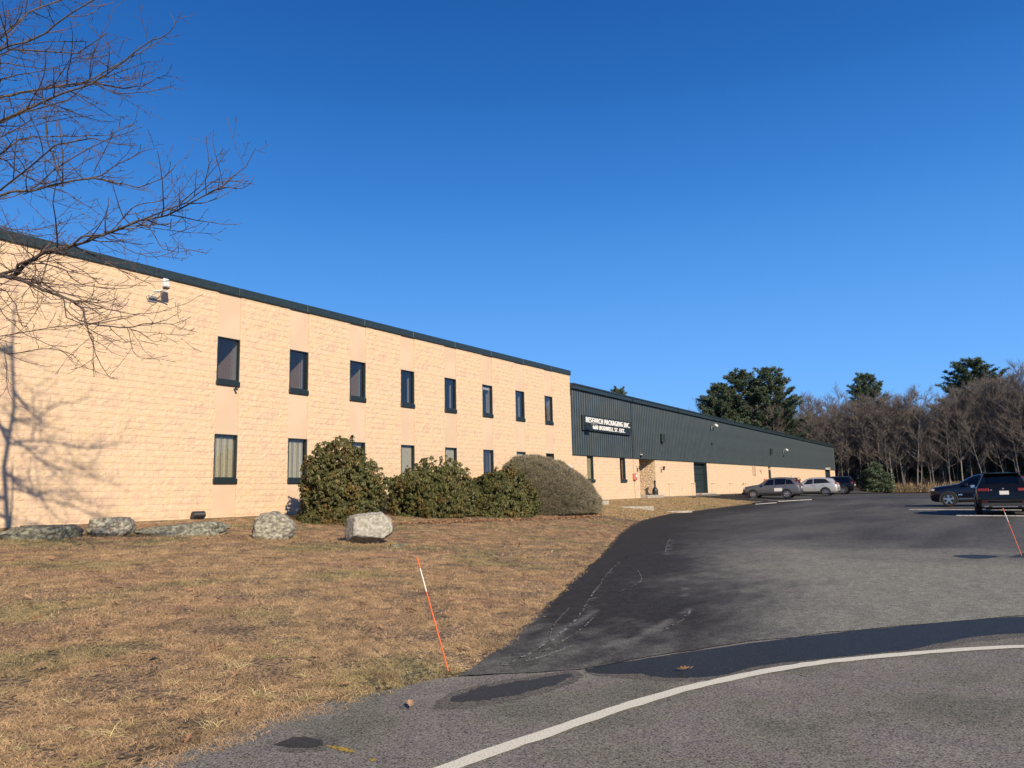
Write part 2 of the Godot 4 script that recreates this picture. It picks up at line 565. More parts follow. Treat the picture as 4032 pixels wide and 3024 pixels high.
func drive_map() -> ImageTexture:
	var w := 1200
	var h := 520
	var f1 := FastNoiseLite.new()
	f1.seed = 71
	f1.frequency = 0.012
	f1.fractal_octaves = 5
	var f2 := FastNoiseLite.new()
	f2.seed = 72
	f2.frequency = 0.09
	f2.fractal_octaves = 3
	var rp := RandomNumberGenerator.new()
	rp.seed = 73
	var bytes := PackedByteArray()
	bytes.resize(w * h * 3)
	var chalk := [[Vector2(6.3, -4.1), Vector2(9.9, -4.9), 0.06], [Vector2(6.2, -4.05), Vector2(7.3, -4.25), 0.10], [Vector2(7.3, -4.25), Vector2(10.4, -5.35), 0.05], [Vector2(10.4, -5.35), Vector2(13.5, -6.55), 0.06], [Vector2(6.6, -3.55), Vector2(8.4, -3.6), 0.14], [Vector2(8.6, -3.6), Vector2(10.0, -3.75), 0.10], [Vector2(11.0, -4.2), Vector2(12.2, -4.6), 0.08], [Vector2(13.5, -6.6), Vector2(15.5, -7.4), 0.05], [Vector2(18.0, -7.2), Vector2(23.0, -9.0), 0.10], [Vector2(16.6, -1.9), Vector2(18.5, -2.1), 0.12], [Vector2(9.3, -4.9), Vector2(9.8, -5.05), 0.22]]
	var edges := PackedFloat32Array()
	for i in w: edges.append(look_up(EDGE_X, EDGE_Z, 4.0 + 60.0 * (i + 0.5) / w))
	var k := 0
	for j in h:
		var z := -23.0 + 26.0 * (j + 0.5) / h
		for i in w:
			var x := 4.0 + 60.0 * (i + 0.5) / w
			var a := f1.get_noise_2d(i, j * 1.15)
			var b := f2.get_noise_2d(i * 0.5, j * 1.4)
			# the middle of the drive has worn back to grey stone, the margins keep their black coat
			var in_from_edge := (z - edges[i]) * 0.9
			var worn := smoothstep(1.3, 4.4, in_from_edge + 1.1 * a + 0.35 * b) * lerpf(1.0, 0.30 + 0.30 * f1.get_noise_2d(i * 0.3, j * 1.3 + 300.0), smoothstep(16.5, 23.0, x + 3.0 * a + 0.25 * (z + 2.0)))
			if x < 9.0: worn = maxf(worn, clampf((9.0 - x) * 0.15 + 0.35 * b, 0.0, 0.42))
			var white := 0.0
			if x < 24.0:
				for s in chalk:
					white = maxf(white, minf(1.0, 1.6 * streak(x, z, s[0], s[1], s[2])) * clampf(0.05 + 2.6 * b + 0.8 * a, 0.0, 0.75))
			var g := lerpf(0.072, 0.41, worn) * (1.0 + 0.12 * b + 0.13 * f2.get_noise_2d(i * 2.9 + 700.0, j * 2.9) + rp.randf_range(-0.22, 0.22))
			g = lerpf(g, 0.36, white * 0.6)
			var c := Color(g * 1.02, g, g * lerpf(0.99, 0.84, worn)).linear_to_srgb()
			bytes[k] = int(clampf(c.r, 0, 1) * 255.0)
			bytes[k + 1] = int(clampf(c.g, 0, 1) * 255.0)
			bytes[k + 2] = int(clampf(c.b, 0, 1) * 255.0)
			k += 3
	return ImageTexture.create_from_image(Image.create_from_data(w, h, false, Image.FORMAT_RGB8, bytes))

func make_ground() -> void:
	# crushed stone in tar: pale and dark chips side by side
	var chips := Image.create(320, 320, false, Image.FORMAT_RGB8)
	var rc := RandomNumberGenerator.new()
	rc.seed = 31
	for y in 320:
		for x in 320:
			var v := rc.randf()
			var g := 0.60 + 0.36 * v if v > 0.12 else 0.38
			if v > 0.93: g = 1.0
			chips.set_pixel(x, y, Color(g * rc.randf_range(0.97, 1.03), g, g * rc.randf_range(0.95, 1.03)))
	var grit := ImageTexture.create_from_image(chips)
	var grit_n := normal_tex(512, 0.12, 5.0, 32, 3)
	# earth and turf, one sheet to beyond the wood
	var xs := steps([[-400.0, -60.0, 40.0], [-60.0, -8.0, 4.0], [-8.0, 20.0, 0.28], [20.0, 44.0, 0.6], [44.0, 60.0, 1.0], [60.0, 128.0, 4.0], [128.0, 900.0, 40.0]])
	var zs := steps([[-700.0, -100.0, 60.0], [-100.0, -24.0, 6.0], [-24.0, -3.0, 0.28], [-3.0, 60.0, 7.0], [60.0, 700.0, 80.0]])
	var inner := drive_poly
	road_poly = PackedVector2Array([Vector2(-60, -4.75), Vector2(-6, -4.68), Vector2(2.9, -4.58), Vector2(4.2, -4.6), Vector2(5.0, -4.45), Vector2(5.59, -4.24)])
	for i in range(1, 12): road_poly.append(drive_poly[i] + Vector2(0.05, -0.02))
	road_poly.append_array(PackedVector2Array([Vector2(-60, 60)]))
	var g := MB.new()
	for z in zs:
		for x in xs:
			var y := land(x, z)
			var q := Vector2(x, z)
			if Geometry2D.is_point_in_polygon(q, inner) or Geometry2D.is_point_in_polygon(q, road_poly):
				y -= 0.06
			elif x < 44.0 and x > -8.0 and z > WALL:
				y += 0.02 * noise_b.get_noise_2d(x, z)
			if x > 160.0: y += 9.0 * smoothstep(160.0, 260.0, x)
			g.v.append(Vector3(x, y, z))
			g.n.append(Vector3.UP)
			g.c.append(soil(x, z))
	var w := xs.size()
	for j in zs.size() - 1:
		for i in w - 1:
			var k := j * w + i
			g.idx.append_array(PackedInt32Array([k, k + 1, k + w, k + 1, k + w + 1, k + w]))
	M.turf = grained(Color(1, 1, 1), 0.95, noise_tex(512, 0.07, [[0.1, grey(0.40)], [0.4, grey(0.75)], [0.6, grey(0.97)], [1.0, grey(1.0)]], 33, 6), 0.9, normal_tex(512, 0.06, 8.0, 34, 5), 1.0)
	M.turf.uv1_scale = Vector3(0.4, 0.4, 0.4)
	M.turf.vertex_color_use_as_albedo = true
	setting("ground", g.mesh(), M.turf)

	# the public road, grey with age
	M.road = grained(lin(0.405, 0.38, 0.335), 0.95, noise_tex(512, 0.006, [[0.2, Color(0.84, 0.86, 0.84)], [0.5, Color(0.95, 0.95, 0.94)], [0.62, Color(0.93, 0.92, 0.95)], [0.85, Color(1, 1, 1)]], 35, 5), 0.22)
	M.road.detail_enabled = true
	M.road.detail_albedo = grit
	M.road.detail_blend_mode = BaseMaterial3D.BLEND_MODE_MUL
	M.road.detail_uv_layer = BaseMaterial3D.DETAIL_UV_2
	M.road.uv2_triplanar = true
	M.road.uv2_world_triplanar = true
	M.road.uv2_scale = Vector3(0.42, 0.42, 0.42)
	M.road.metallic_specular = 0.2
	var rag := ragged(road_poly, 0.22, 0.11, 6.0, 5)
	var flat_uv := func(q: Vector2) -> Vector2: return q
	setting("road", sheet(rag, steps([[-60.0, 0.0, 10.0], [0.0, 18.0, 1.0]]), steps([[-6.0, 4.0, 1.0], [4.0, 60.0, 8.0]]), 0.004, 0.05, flat_uv).mesh(), M.road)

	# the driveway and parking lot, black sealcoat worn grey in the middle
	M.drive = mat(Color(1, 1, 1), 0.88)
	M.drive.metallic_specular = 0.22
	M.drive.albedo_texture = drive_map()
	M.drive.detail_enabled = true
	M.drive.detail_albedo = grit
	M.drive.detail_blend_mode = BaseMaterial3D.BLEND_MODE_MUL
	M.drive.detail_uv_layer = BaseMaterial3D.DETAIL_UV_2
	M.drive.uv2_triplanar = true
	M.drive.uv2_world_triplanar = true
	M.drive.uv2_scale = Vector3(0.42, 0.42, 0.42)
	var duv := func(q: Vector2) -> Vector2: return Vector2((q.x - 4.0) / 60.0, (q.y + 23.0) / 26.0)
	var near := Geometry2D.intersect_polygons(drive_poly, PackedVector2Array([Vector2(0, -24), Vector2(63.9, -24), Vector2(63.9, 2.9), Vector2(0, 2.9)]))
	setting("driveway", sheet(ragged(near[0], 0.25, 0.10, 45.0, 6), steps([[5.0, 20.0, 0.75], [20.0, 64.0, 2.0]]), steps([[-24.0, 3.0, 1.0]]), 0.010, 0.04, duv).mesh(), M.drive)
	M.lot = grained(lin(0.072, 0.071, 0.069), 0.9, noise_tex(512, 0.008, [[0.2, grey(0.7)], [0.5, grey(0.85)], [0.8, grey(1.0)]], 36, 5), 0.06)
	var lot := MB.new()
	for r in [[Vector2(63.9, -24), Vector2(130, 61)], [Vector2(5, 2.9), Vector2(63.9, 61)]]:
		for p in Geometry2D.intersect_polygons(drive_poly, PackedVector2Array([r[0], Vector2(r[1].x, r[0].y), r[1], Vector2(r[0].x, r[1].y)])):
			lot.add(sheet(p, steps([[5.0, 130.0, 3.0]]), steps([[-24.0, -8.0, 1.5], [-8.0, 62.0, 6.0]]), 0.018, 0.05, duv), Transform3D())
	setting("parking_lot", lot.mesh(), M.lot)

	# paint on the road and lot
	M.line = grained(lin(0.82, 0.78, 0.62), 0.7, noise_tex(512, 0.12, [[0.0, grey(0.55)], [0.3, grey(0.85)], [0.5, grey(0.97)], [1.0, grey(1.0)]], 38, 4), 0.9)
	setting("road_edge_line", ribbon([Vector2(-8.0, -2.9), Vector2(0.0, -3.05), Vector2(2.5, -3.0), Vector2(3.71, -2.92), Vector2(4.66, -2.72), Vector2(5.4, -2.55), Vector2(6.19, -2.30), Vector2(7.19, -1.82), Vector2(8.03, -1.18), Vector2(9.11, -0.05), Vector2(10.6, 2.2), Vector2(12.0, 6.0), Vector2(12.8, 14.0), Vector2(13.0, 40.0)], 0.128, 0.012, 0.12, 0.035).mesh(), M.line)
	M.faded = grained(lin(0.80, 0.79, 0.74), 0.8, noise_tex(256, 0.05, [[0.1, grey(0.5)], [0.5, grey(0.9)], [1.0, grey(1.0)]], 39, 4), 0.7)
	for s in [[53.6, -14.85, 56.1, -14.1], [61.8, -12.9, 61.2, -17.4], [57.6, -15.9, 61.5, -14.9], [75.2, -11.9, 74.6, -16.5], [79.4, -12.0, 79.0, -16.8]]:
		setting("parking_line", ribbon([Vector2(s[0], s[1]), Vector2(s[2], s[3])], 0.15, 0.026, 0.3, 0.04).mesh(), M.faded)
	M.chalk = grained(lin(0.40, 0.39, 0.36), 0.9, noise_tex(256, 0.1, [[0.2, grey(0.35)], [0.5, grey(0.8)], [1.0, grey(1.0)]], 46, 4), 1.2)
	for s in [[0.05, [Vector2(6.25, -4.08), Vector2(7.4, -4.3), Vector2(8.8, -4.75), Vector2(10.4, -5.4), Vector2(12.2, -6.1)]], [0.035, [Vector2(6.35, -4.0), Vector2(7.8, -4.25), Vector2(9.0, -4.6)]], [0.03, [Vector2(7.3, -4.3), Vector2(8.2, -4.75), Vector2(9.4, -5.2)]], [0.05, [Vector2(6.05, -4.1), Vector2(6.5, -3.95), Vector2(7.2, -3.95)]], [0.04, [Vector2(12.4, -6.2), Vector2(14.0, -6.8), Vector2(15.6, -7.35)]], [0.06, [Vector2(8.3, -3.45), Vector2(9.1, -3.5), Vector2(9.9, -3.68)]], [0.03, [Vector2(11.2, -5.3), Vector2(12.6, -5.55), Vector2(14.2, -6.3)]], [0.05, [Vector2(18.4, -7.4), Vector2(20.5, -8.2), Vector2(22.8, -9.0)]]]:
		setting("chalky_streak", ribbon(s[1], s[0] * 0.22, 0.0195, 0.04, s[0] * 1.7).mesh(), M.chalk)
	M.yellow = grained(lin(0.52, 0.36, 0.06), 0.8, noise_tex(256, 0.09, [[0.2, grey(0.4)], [0.5, grey(0.9)], [1.0, grey(1.0)]], 40, 4), 1.5)
	setting("yellow_paint", blob([Vector2(3.68, -4.40), Vector2(3.74, -4.33), Vector2(3.68, -4.28), Vector2(3.62, -4.33)], 0.008, 0.012).mesh(), M.yellow)
	setting("yellow_paint", blob([Vector2(3.70, -3.86), Vector2(3.72, -3.70), Vector2(3.68, -3.60), Vector2(3.66, -3.72)], 0.008, 0.012).mesh(), M.yellow)
	setting("yellow_paint", blob([Vector2(3.66, -3.42), Vector2(3.65, -3.38), Vector2(3.62, -3.40), Vector2(3.63, -3.44)], 0.008, 0.012).mesh(), M.yellow)

	# standing water along the lip of the drive, and damp asphalt where it has seeped
	M.water = grained(lin(0.066, 0.066, 0.062), 0.4, grit, 0.42)
	M.water.metallic_specular = 0.11
	setting("puddle", blob([Vector2(6.34, -3.36), Vector2(6.9, -3.1), Vector2(7.8, -2.61), Vector2(8.9, -1.88), Vector2(10.0, -1.02), Vector2(11.15, 0.05), Vector2(12.3, 1.8), Vector2(11.4, 1.6), Vector2(9.92, -0.04), Vector2(9.52, -0.44), Vector2(8.96, -0.75), Vector2(8.5, -0.98), Vector2(7.85, -1.51), Vector2(7.18, -2.03), Vector2(6.7, -2.22), Vector2(6.45, -2.47), Vector2(6.36, -2.71), Vector2(6.41, -2.87), Vector2(6.26, -3.16)], 0.0075).mesh(), M.water)
	setting("puddle", blob([Vector2(19.25, -1.2), Vector2(19.6, -0.85), Vector2(19.5, -0.4), Vector2(19.0, -0.5), Vector2(18.8, -0.85)], 0.0165, 0.07).mesh(), M.water)
	# half-dried margins
	M.drying = grained(lin(0.24, 0.225, 0.205), 0.9, grit, 0.42)
	M.drying.metallic_specular = 0.2
	setting("drying_asphalt", blob([Vector2(4.72, -3.80), Vector2(5.1, -3.95), Vector2(5.55, -3.84), Vector2(5.9, -3.66), Vector2(6.25, -3.42), Vector2(6.0, -3.24), Vector2(5.5, -3.28), Vector2(5.0, -3.45), Vector2(4.75, -3.65)], 0.0062, 0.12).mesh(), M.drying)
	setting("drying_asphalt", blob([Vector2(3.45, -4.28), Vector2(3.72, -4.3), Vector2(3.84, -4.0), Vector2(3.76, -3.78), Vector2(3.56, -3.86), Vector2(3.45, -4.06)], 0.0062, 0.04).mesh(), M.drying)
	setting("drying_asphalt", blob([Vector2(6.2, -3.3), Vector2(6.6, -3.0), Vector2(8.0, -2.2), Vector2(10.0, -0.7), Vector2(11.6, 1.2), Vector2(10.9, 1.1), Vector2(9.7, -0.02), Vector2(8.85, -0.66), Vector2(8.35, -0.96), Vector2(7.75, -1.5), Vector2(7.05, -2.0), Vector2(6.55, -2.24), Vector2(6.28, -2.55), Vector2(6.22, -2.9)], 0.0058, 0.07).mesh(), M.drying)
	M.damp = grained(lin(0.085, 0.085, 0.085), 0.6, grit, 0.55)
	M.damp.metallic_specular = 0.25
	setting("damp_asphalt", blob([Vector2(4.94, -3.82), Vector2(5.18, -3.85), Vector2(5.49, -3.77), Vector2(5.77, -3.61), Vector2(6.12, -3.41), Vector2(5.85, -3.34), Vector2(5.5, -3.40), Vector2(5.14, -3.53), Vector2(4.95, -3.68)], 0.0085, 0.07).mesh(), M.damp)
	setting("damp_asphalt", blob([Vector2(3.53, -4.24), Vector2(3.7, -4.2), Vector2(3.75, -4.0), Vector2(3.70, -3.88), Vector2(3.6, -3.94), Vector2(3.54, -4.08)], 0.0085, 0.035).mesh(), M.damp)


# ------------------------------------------------------------------ buildings
func split_block(r: RandomNumberGenerator, relief: float) -> MB:      # 1 x 1 front, rough face towards +z, centred on x and y
	var m := MB.new()
	var nx := 4
	var ny := 3
	var p := []
	for j in ny + 1:
		for i in nx + 1:
			var edge := i == 0 or j == 0 or i == nx or j == ny
			var x := -0.4935 + 0.987 * i / nx
			var y := -0.487 + 0.974 * j / ny
			if not edge:
				x += r.randf_range(-0.07, 0.07)
				y += r.randf_range(-0.09, 0.09)
			var d := r.randf_range(0.0, 0.014) if edge else r.randf_range(-0.002, 0.024)
			p.append(Vector3(x, y, d * relief))
	for j in ny:
		for i in nx:
			var k := j * (nx + 1) + i
			if r.randf() < 0.5:
				m.tri(p[k], p[k + 1], p[k + nx + 2])
				m.tri(p[k], p[k + nx + 2], p[k + nx + 1])
			else:
				m.tri(p[k], p[k + 1], p[k + nx + 1])
				m.tri(p[k + 1], p[k + nx + 2], p[k + nx + 1])
	var ring := []
	for i in nx: ring.append(i)
	for j in ny: ring.append(j * (nx + 1) + nx)
	for i in nx: ring.append(ny * (nx + 1) + nx - i)
	for j in ny: ring.append((ny - j) * (nx + 1))
	for i in ring.size():
		var a: Vector3 = p[ring[i]]
		var b: Vector3 = p[ring[(i + 1) % ring.size()]]
		m.quad(Vector3(a.x, a.y, -0.03), Vector3(b.x, b.y, -0.03), b, a)
	return m

# [x, y, width] of every block in a stretch of running-bond wall
func bond(x0: float, x1: float, rows: int, base: float) -> Array:
	var o := []
	for r in rows:
		var x := x0 - (0.2032 if r % 2 else 0.0)
		while x < x1 - 0.02:
			var a := maxf(x, x0)
			var b := minf(x + 0.4064, x1)
			if b - a > 0.03: o.append([(a + b) * 0.5, base + COURSE * (r + 0.5), b - a])
			x += 0.4064
	return o

func lay(blocks: Array, shapes: Array, parent: Node, material: Material, singles: int) -> void:
	var meshes := []
	for s in shapes: meshes.append(s.mesh())
	var rest := MB.new()
	var r := RandomNumberGenerator.new()
	r.seed = 99
	for i in blocks.size():
		var b: Array = blocks[i]
		var k := r.randi() % shapes.size()
		var t := Transform3D(Basis.from_scale(Vector3(b[2], COURSE, 1.0)), Vector3(b[0], b[1], WALL + r.randf_range(-0.003, 0.004)))
		if i < singles:
			part("wall_block", meshes[k], material, parent).transform = t
		else:
			rest.add(shapes[k], t)
	var o := part("blockwork", rest.mesh(), material, parent)
	o.set_meta("kind", "stuff")

func frame_mesh(w: float, h: float, bar: float, deep: float) -> ArrayMesh:
	var m := MB.new()
	m.chamfer(Vector3(-w / 2 + bar / 2, 0, 0), Vector3(bar, h, deep), 0.006)
	m.chamfer(Vector3(w / 2 - bar / 2, 0, 0), Vector3(bar, h, deep), 0.006)
	m.chamfer(Vector3(0, h / 2 - bar / 2, -0.002), Vector3(w - 2 * bar, bar, deep - 0.004), 0.006)
	m.chamfer(Vector3(0, -h / 2 + bar / 2, -0.002), Vector3(w - 2 * bar, bar, deep - 0.004), 0.006)
	return m.mesh()

func box_mesh(size: Vector3, e := 0.0) -> ArrayMesh:
	var m := MB.new()
	if e > 0.0: m.chamfer(Vector3.ZERO, size, e)
	else: m.box(Vector3.ZERO, size)
	return m.mesh()

func slab(called: String, at: Vector3, size: Vector3, material: Material, parent: Node, e := 0.0) -> MeshInstance3D:
	var o := part(called, box_mesh(size, e), material, parent)
	o.position = at
	return o

# a box given by its two corners
func block(called: String, a: Vector3, b: Vector3, material: Material, parent: Node, e := 0.0) -> MeshInstance3D:
	return slab(called, (a + b) * 0.5, (b - a).abs(), material, parent, e)

func make_office() -> void:
	var o := thing("office_building", "two-storey tan split-face block office with dark green roof edge and two rows of windows", "building")
	var r := RandomNumberGenerator.new()
	r.seed = 4
	var shapes := []
	for i in 10: shapes.append(split_block(r, 0.55))
	# every block on the wall; those nearest the viewer come first
	var blocks := []
	var x0 := -8.0
	for k in 9:
		var x1 := FIRST + BAY * k if k < 8 else CORNER
		blocks.append_array(bond(x0 + (0.014 if k else 0.0), x1, 38, BASE))
		block("wall", Vector3(x0, BASE, WALL - 0.30), Vector3(x1, BASE + 38 * COURSE, WALL - 0.012), M.paint, o)
		x0 = x1 + OPEN
	blocks.sort_custom(func(a: Array, b: Array) -> bool: return absf(a[0] - 11.3) < absf(b[0] - 11.3))
	lay(blocks, shapes, o, M.paint, 300)

	var low := BASE + 14 * COURSE       # head of the ground-floor windows
	var top := BASE + 30 * COURSE       # head of the upper windows
	var high := 8 * COURSE
	var fr := frame_mesh(OPEN, high - 0.17, 0.045, 0.11)
	var sill := box_mesh(Vector3(OPEN + 0.035, 0.17, 0.16), 0.018)
	var pane := box_mesh(Vector3(OPEN - 0.09, high - 0.26, 0.006))
	for k in 8:
		var x := FIRST + BAY * k
		for q in [[BASE, low - high], [low, top - high], [top, BASE + 38 * COURSE]]:
			block("smooth_panel", Vector3(x + 0.003, q[0] + 0.003, WALL - 0.30), Vector3(x + OPEN - 0.012, q[1] - 0.003, WALL - 0.016), M.smooth_paint, o)
		for u in 2:
			var head: float = top if u else low
			var c := Vector3(x + OPEN / 2, head - (high - 0.17) / 2, WALL)
			var w := holder("window", o, c)
			part("frame", fr, M.frame, w).position = Vector3(0, 0, -0.045)
			part("sill", sill, M.frame, w).position = Vector3(0, -high / 2, -0.02)
			part("pane", pane, M.glass, w).position = Vector3(0, 0, -0.075)
			# the opening through the thick wall
			var rev := MB.new()
			rev.box(Vector3(OPEN / 2 + 0.006, 0, -0.26), Vector3(0.012, high - 0.17, 0.30))
			rev.box(Vector3(-OPEN / 2 - 0.006, 0, -0.26), Vector3(0.012, high - 0.17, 0.30))
			rev.box(Vector3(0, (high - 0.17) / 2 + 0.006, -0.26), Vector3(OPEN, 0.012, 0.30))
			rev.box(Vector3(0, -(high - 0.17) / 2 - 0.006, -0.26), Vector3(OPEN, 0.012, 0.30))
			part("reveal", rev.mesh(), M.jamb, w)
			if u == 1:
				if k < 3:
					slab("partition", Vector3(OPEN / 2 + 0.03, 0, -1.35), Vector3(0.04, 2.4, 1.75), M.partition, w)
				if k == 5:
					slab("roller_shade", Vector3(-0.02, 0.56, -0.14), Vector3(OPEN - 0.10, 0.14, 0.03), M.white, w, 0.008)
			elif k in [0, 1, 2, 5]:
				var sl := box_mesh(Vector3(0.098, high - 0.30, 0.004))
				var turn_by := 0.25 if k != 5 else 0.9
				for s in 9:
					var b := part("blind_slat", sl, M.blind if k != 5 else M.partition, w)
					b.position = Vector3(-OPEN / 2 + 0.07 + s * 0.089, -0.02, -0.155)
					b.rotation.y = turn_by + 0.22 * sin(s * 2.3 + k)
				slab("blind_rail", Vector3(0, (high - 0.17) / 2 - 0.05, -0.155), Vector3(OPEN - 0.06, 0.035, 0.05), M.white, w)
			elif k in [3, 4]:
				slab("roller_shade", Vector3(-0.02, -0.02, -0.12), Vector3(OPEN - 0.11, high - 0.27, 0.006), M.shade, w)
			elif k == 6:
				for s in 2:
					slab("curtain", Vector3(-0.205 + s * 0.395, -0.02, -0.14), Vector3(0.375, high - 0.27, 0.012), M.blind, w)
	# rooms behind the glass
	block("floor", Vector3(-7.9, 0.9, -34.0), Vector3(CORNER - 0.1, 1.05, WALL - 0.31), M.room, o)
	block("floor", Vector3(-7.9, 4.35, -34.0), Vector3(CORNER - 0.1, 4.75, WALL - 0.31), M.room, o)
	block("roof", Vector3(-8.0, 8.05, -50.0), Vector3(CORNER, 8.25, WALL - 0.31), M.room, o)
	block("inner_wall", Vector3(-7.9, 1.05, -34.2), Vector3(CORNER - 0.1, 8.05, -34.0), M.room, o)
	block("side_wall", Vector3(CORNER - 0.30, BASE, -50.0), Vector3(CORNER, 8.5, WALL - 0.31), M.smooth_paint, o)
	block("side_wall", Vector3(-8.0, BASE, -50.0), Vector3(-7.7, 8.5, WALL - 0.31), M.smooth_paint, o)
	block("back_wall", Vector3(-8.0, BASE, -50.3), Vector3(CORNER, 8.5, -50.0), M.smooth_paint, o)
	# green metal coping, in lengths
	var cx := -8.0
	while cx < CORNER:
		var e := minf(cx + 3.05, CORNER + 0.06)
		block("coping", Vector3(cx, 8.435, WALL - 0.36), Vector3(e - 0.002, 8.715, WALL + 0.075), M.green, o, 0.012)
		cx = e
		if cx > CORNER: break
	block("coping", Vector3(CORNER - 0.36, 8.437, -50.3), Vector3(CORNER + 0.058, 8.713, WALL - 0.362), M.green, o, 0.012)


func eave(x: float) -> float:      # top of the warehouse fascia, which falls gently towards the far end
	return lerpf(7.97, 7.35, (x - CORNER) / (FAR_END - CORNER))

func rib_panel() -> MB:      # one 0.9144 m wide sheet of ribbed siding, 1 m tall, standing proud towards +z
	var m := MB.new()
	var prof := [Vector2(0, 0)]
	for k in 3:
		var x := 0.3048 * k
		prof.append_array([Vector2(x + 0.200, 0), Vector2(x + 0.232, 0.030), Vector2(x + 0.262, 0.030), Vector2(x + 0.294, 0)])
	prof.append(Vector2(0.9144, 0))
	for i in prof.size() - 1:
		var a: Vector2 = prof[i]
		var b: Vector2 = prof[i + 1]
		m.quad(Vector3(a.x, 0, a.y), Vector3(b.x, 0, b.y), Vector3(b.x, 1, b.y), Vector3(a.x, 1, a.y))
	return m

func make_warehouse() -> void:
	var o := thing("warehouse_building", "long low warehouse wing with dark green ribbed metal siding above a tan block base", "building")
	var r := RandomNumberGenerator.new()
	r.seed = 8
	var shapes := []
	for i in 6: shapes.append(split_block(r, 0.35))
	var foot := 0.92 - 2 * COURSE
	var head := 3.70                 # lower edge of the siding
	# openings in the block base: [left, right, bottom, top]
	var gaps := [[41.92, 42.78, 2.07, head], [46.62, 47.5, 2.07, head], [49.78, 52.65, 1.12, head], [60.78, 63.95, 1.12, head], [83.84, 84.88, 0.9, 3.29], [113.85, 117.2, 0.9, head]]
	var blocks := []
	var x0 := CORNER + 0.004
	for k in gaps.size() + 1:
		var x1: float = gaps[k][0] if k < gaps.size() else FAR_END
		blocks.append_array(bond(x0, x1, 16, foot))
		block("wall", Vector3(x0, foot, WALL - 0.30), Vector3(x1, head, WALL - 0.012), M.paint, o)
		if k < gaps.size():
			if gaps[k][2] > foot:
				block("wall", Vector3(gaps[k][0], foot, WALL - 0.30), Vector3(gaps[k][1], gaps[k][2], WALL - 0.014), M.paint, o)
			x0 = gaps[k][1]
	lay(blocks, shapes, o, M.paint, 300)

	# metal siding, sheet by sheet
	var ribs := rib_panel().mesh()
	var x := CORNER + 0.02
	while x < FAR_END - 0.05:
		var w := minf(0.9144, FAR_END - x)
		var p := part("siding_sheet", ribs, M.green_panel, o)
		var tall := head
		if x > 113.3 and x < 117.0: tall = 4.12
		p.transform = Transform3D(Basis.from_scale(Vector3(w / 0.9144, eave(x) - 0.2 - tall, 1)), Vector3(x, tall, WALL + 0.03))
		x += 0.9144
	block("drip_edge", Vector3(CORNER + 0.01, head - 0.035, WALL - 0.02), Vector3(FAR_END, head - 0.004, WALL + 0.075), M.green, o, 0.006)
	block("corner_trim", Vector3(FAR_END, head, WALL - 0.1), Vector3(FAR_END + 0.06, eave(FAR_END), WALL + 0.1), M.green_panel, o, 0.006)
	block("joint_trim", Vector3(48.66, head, WALL + 0.03), Vector3(48.74, eave(48.7) - 0.25, WALL + 0.07), M.green, o, 0.004)
	# fascia lengths along the eave
	var fx := CORNER + 0.02
	while fx < FAR_END:
		var e := minf(fx + 8.68, FAR_END + 0.12)
		var m := MB.new()
		var y0 := eave(fx)
		var y1 := eave(e)
		var f := [Vector2(0.05, -0.34), Vector2(0.20, -0.32), Vector2(0.20, -0.10), Vector2(0.25, -0.085), Vector2(0.25, 0.0), Vector2(-0.3, 0.02)]
		for i in f.size() - 1:
			m.quad(Vector3(fx, y0 + f[i].y, WALL + f[i].x), Vector3(e - 0.012, y1 + f[i].y, WALL + f[i].x), Vector3(e - 0.012, y1 + f[i + 1].y, WALL + f[i + 1].x), Vector3(fx, y0 + f[i + 1].y, WALL + f[i + 1].x))
		var cap := PackedVector3Array()
		for q in f: cap.append(Vector3(fx, y0 + q.y, WALL + q.x))
		for i in range(1, cap.size() - 1): m.tri(cap[0], cap[i + 1], cap[i])
		part("fascia", m.mesh(), M.green, o)
		if e < FAR_END: block("fascia_joint", Vector3(e - 0.03, eave(e) - 0.335, WALL + 0.18), Vector3(e + 0.03, eave(e) + 0.012, WALL + 0.262), M.green, o)
		fx = e
	# roof and the other walls
	var rf := MB.new()
	rf.quad(Vector3(CORNER, eave(CORNER) - 0.02, WALL - 0.2), Vector3(FAR_END + 0.1, eave(FAR_END) - 0.02, WALL - 0.2), Vector3(FAR_END + 0.1, eave(FAR_END) + 0.05, -60), Vector3(CORNER, eave(CORNER) + 0.1, -60))
	part("roof", rf.mesh(), M.green_panel, o)
	block("end_wall", Vector3(FAR_END - 0.3, foot, -60), Vector3(FAR_END, eave(FAR_END) - 0.1, WALL - 0.31), M.green_panel, o)
	block("back_wall", Vector3(CORNER, foot, -60.3), Vector3(FAR_END, eave(FAR_END) - 0.1, -60), M.green_panel, o)
	block("inner_wall", Vector3(CORNER, head, WALL - 0.30), Vector3(FAR_END, eave(FAR_END) - 0.15, WALL + 0.005), M.room, o)
	block("floor", Vector3(CORNER, 0.8, -60), Vector3(FAR_END, 1.0, WALL - 0.31), M.room, o)

	# two narrow windows
	for k in 2:
		var g: Array = gaps[k]
		var h: float = head - 2.07 - 0.17
		var w := holder("window", o, Vector3((g[0] + g[1]) / 2, head - h / 2 - 0.02, WALL))
		part("frame", frame_mesh(g[1] - g[0], h, 0.05, 0.11), M.frame, w).position = Vector3(0, 0, -0.06)
		slab("pane", Vector3(0, 0, -0.09), Vector3(g[1] - g[0] - 0.1, h - 0.1, 0.006), M.glass, w)
		slab("sill", Vector3(0.01, -h / 2 - 0.075, 0.0), Vector3(g[1] - g[0] + 0.06, 0.19, 0.2), M.green, w, 0.02)
		slab("curtain", Vector3(0.1 if k == 0 else 0.24, -0.02, -0.17), Vector3(0.5 if k == 0 else 0.14, h - 0.14, 0.012), M.shade if k == 0 else M.partition, w)
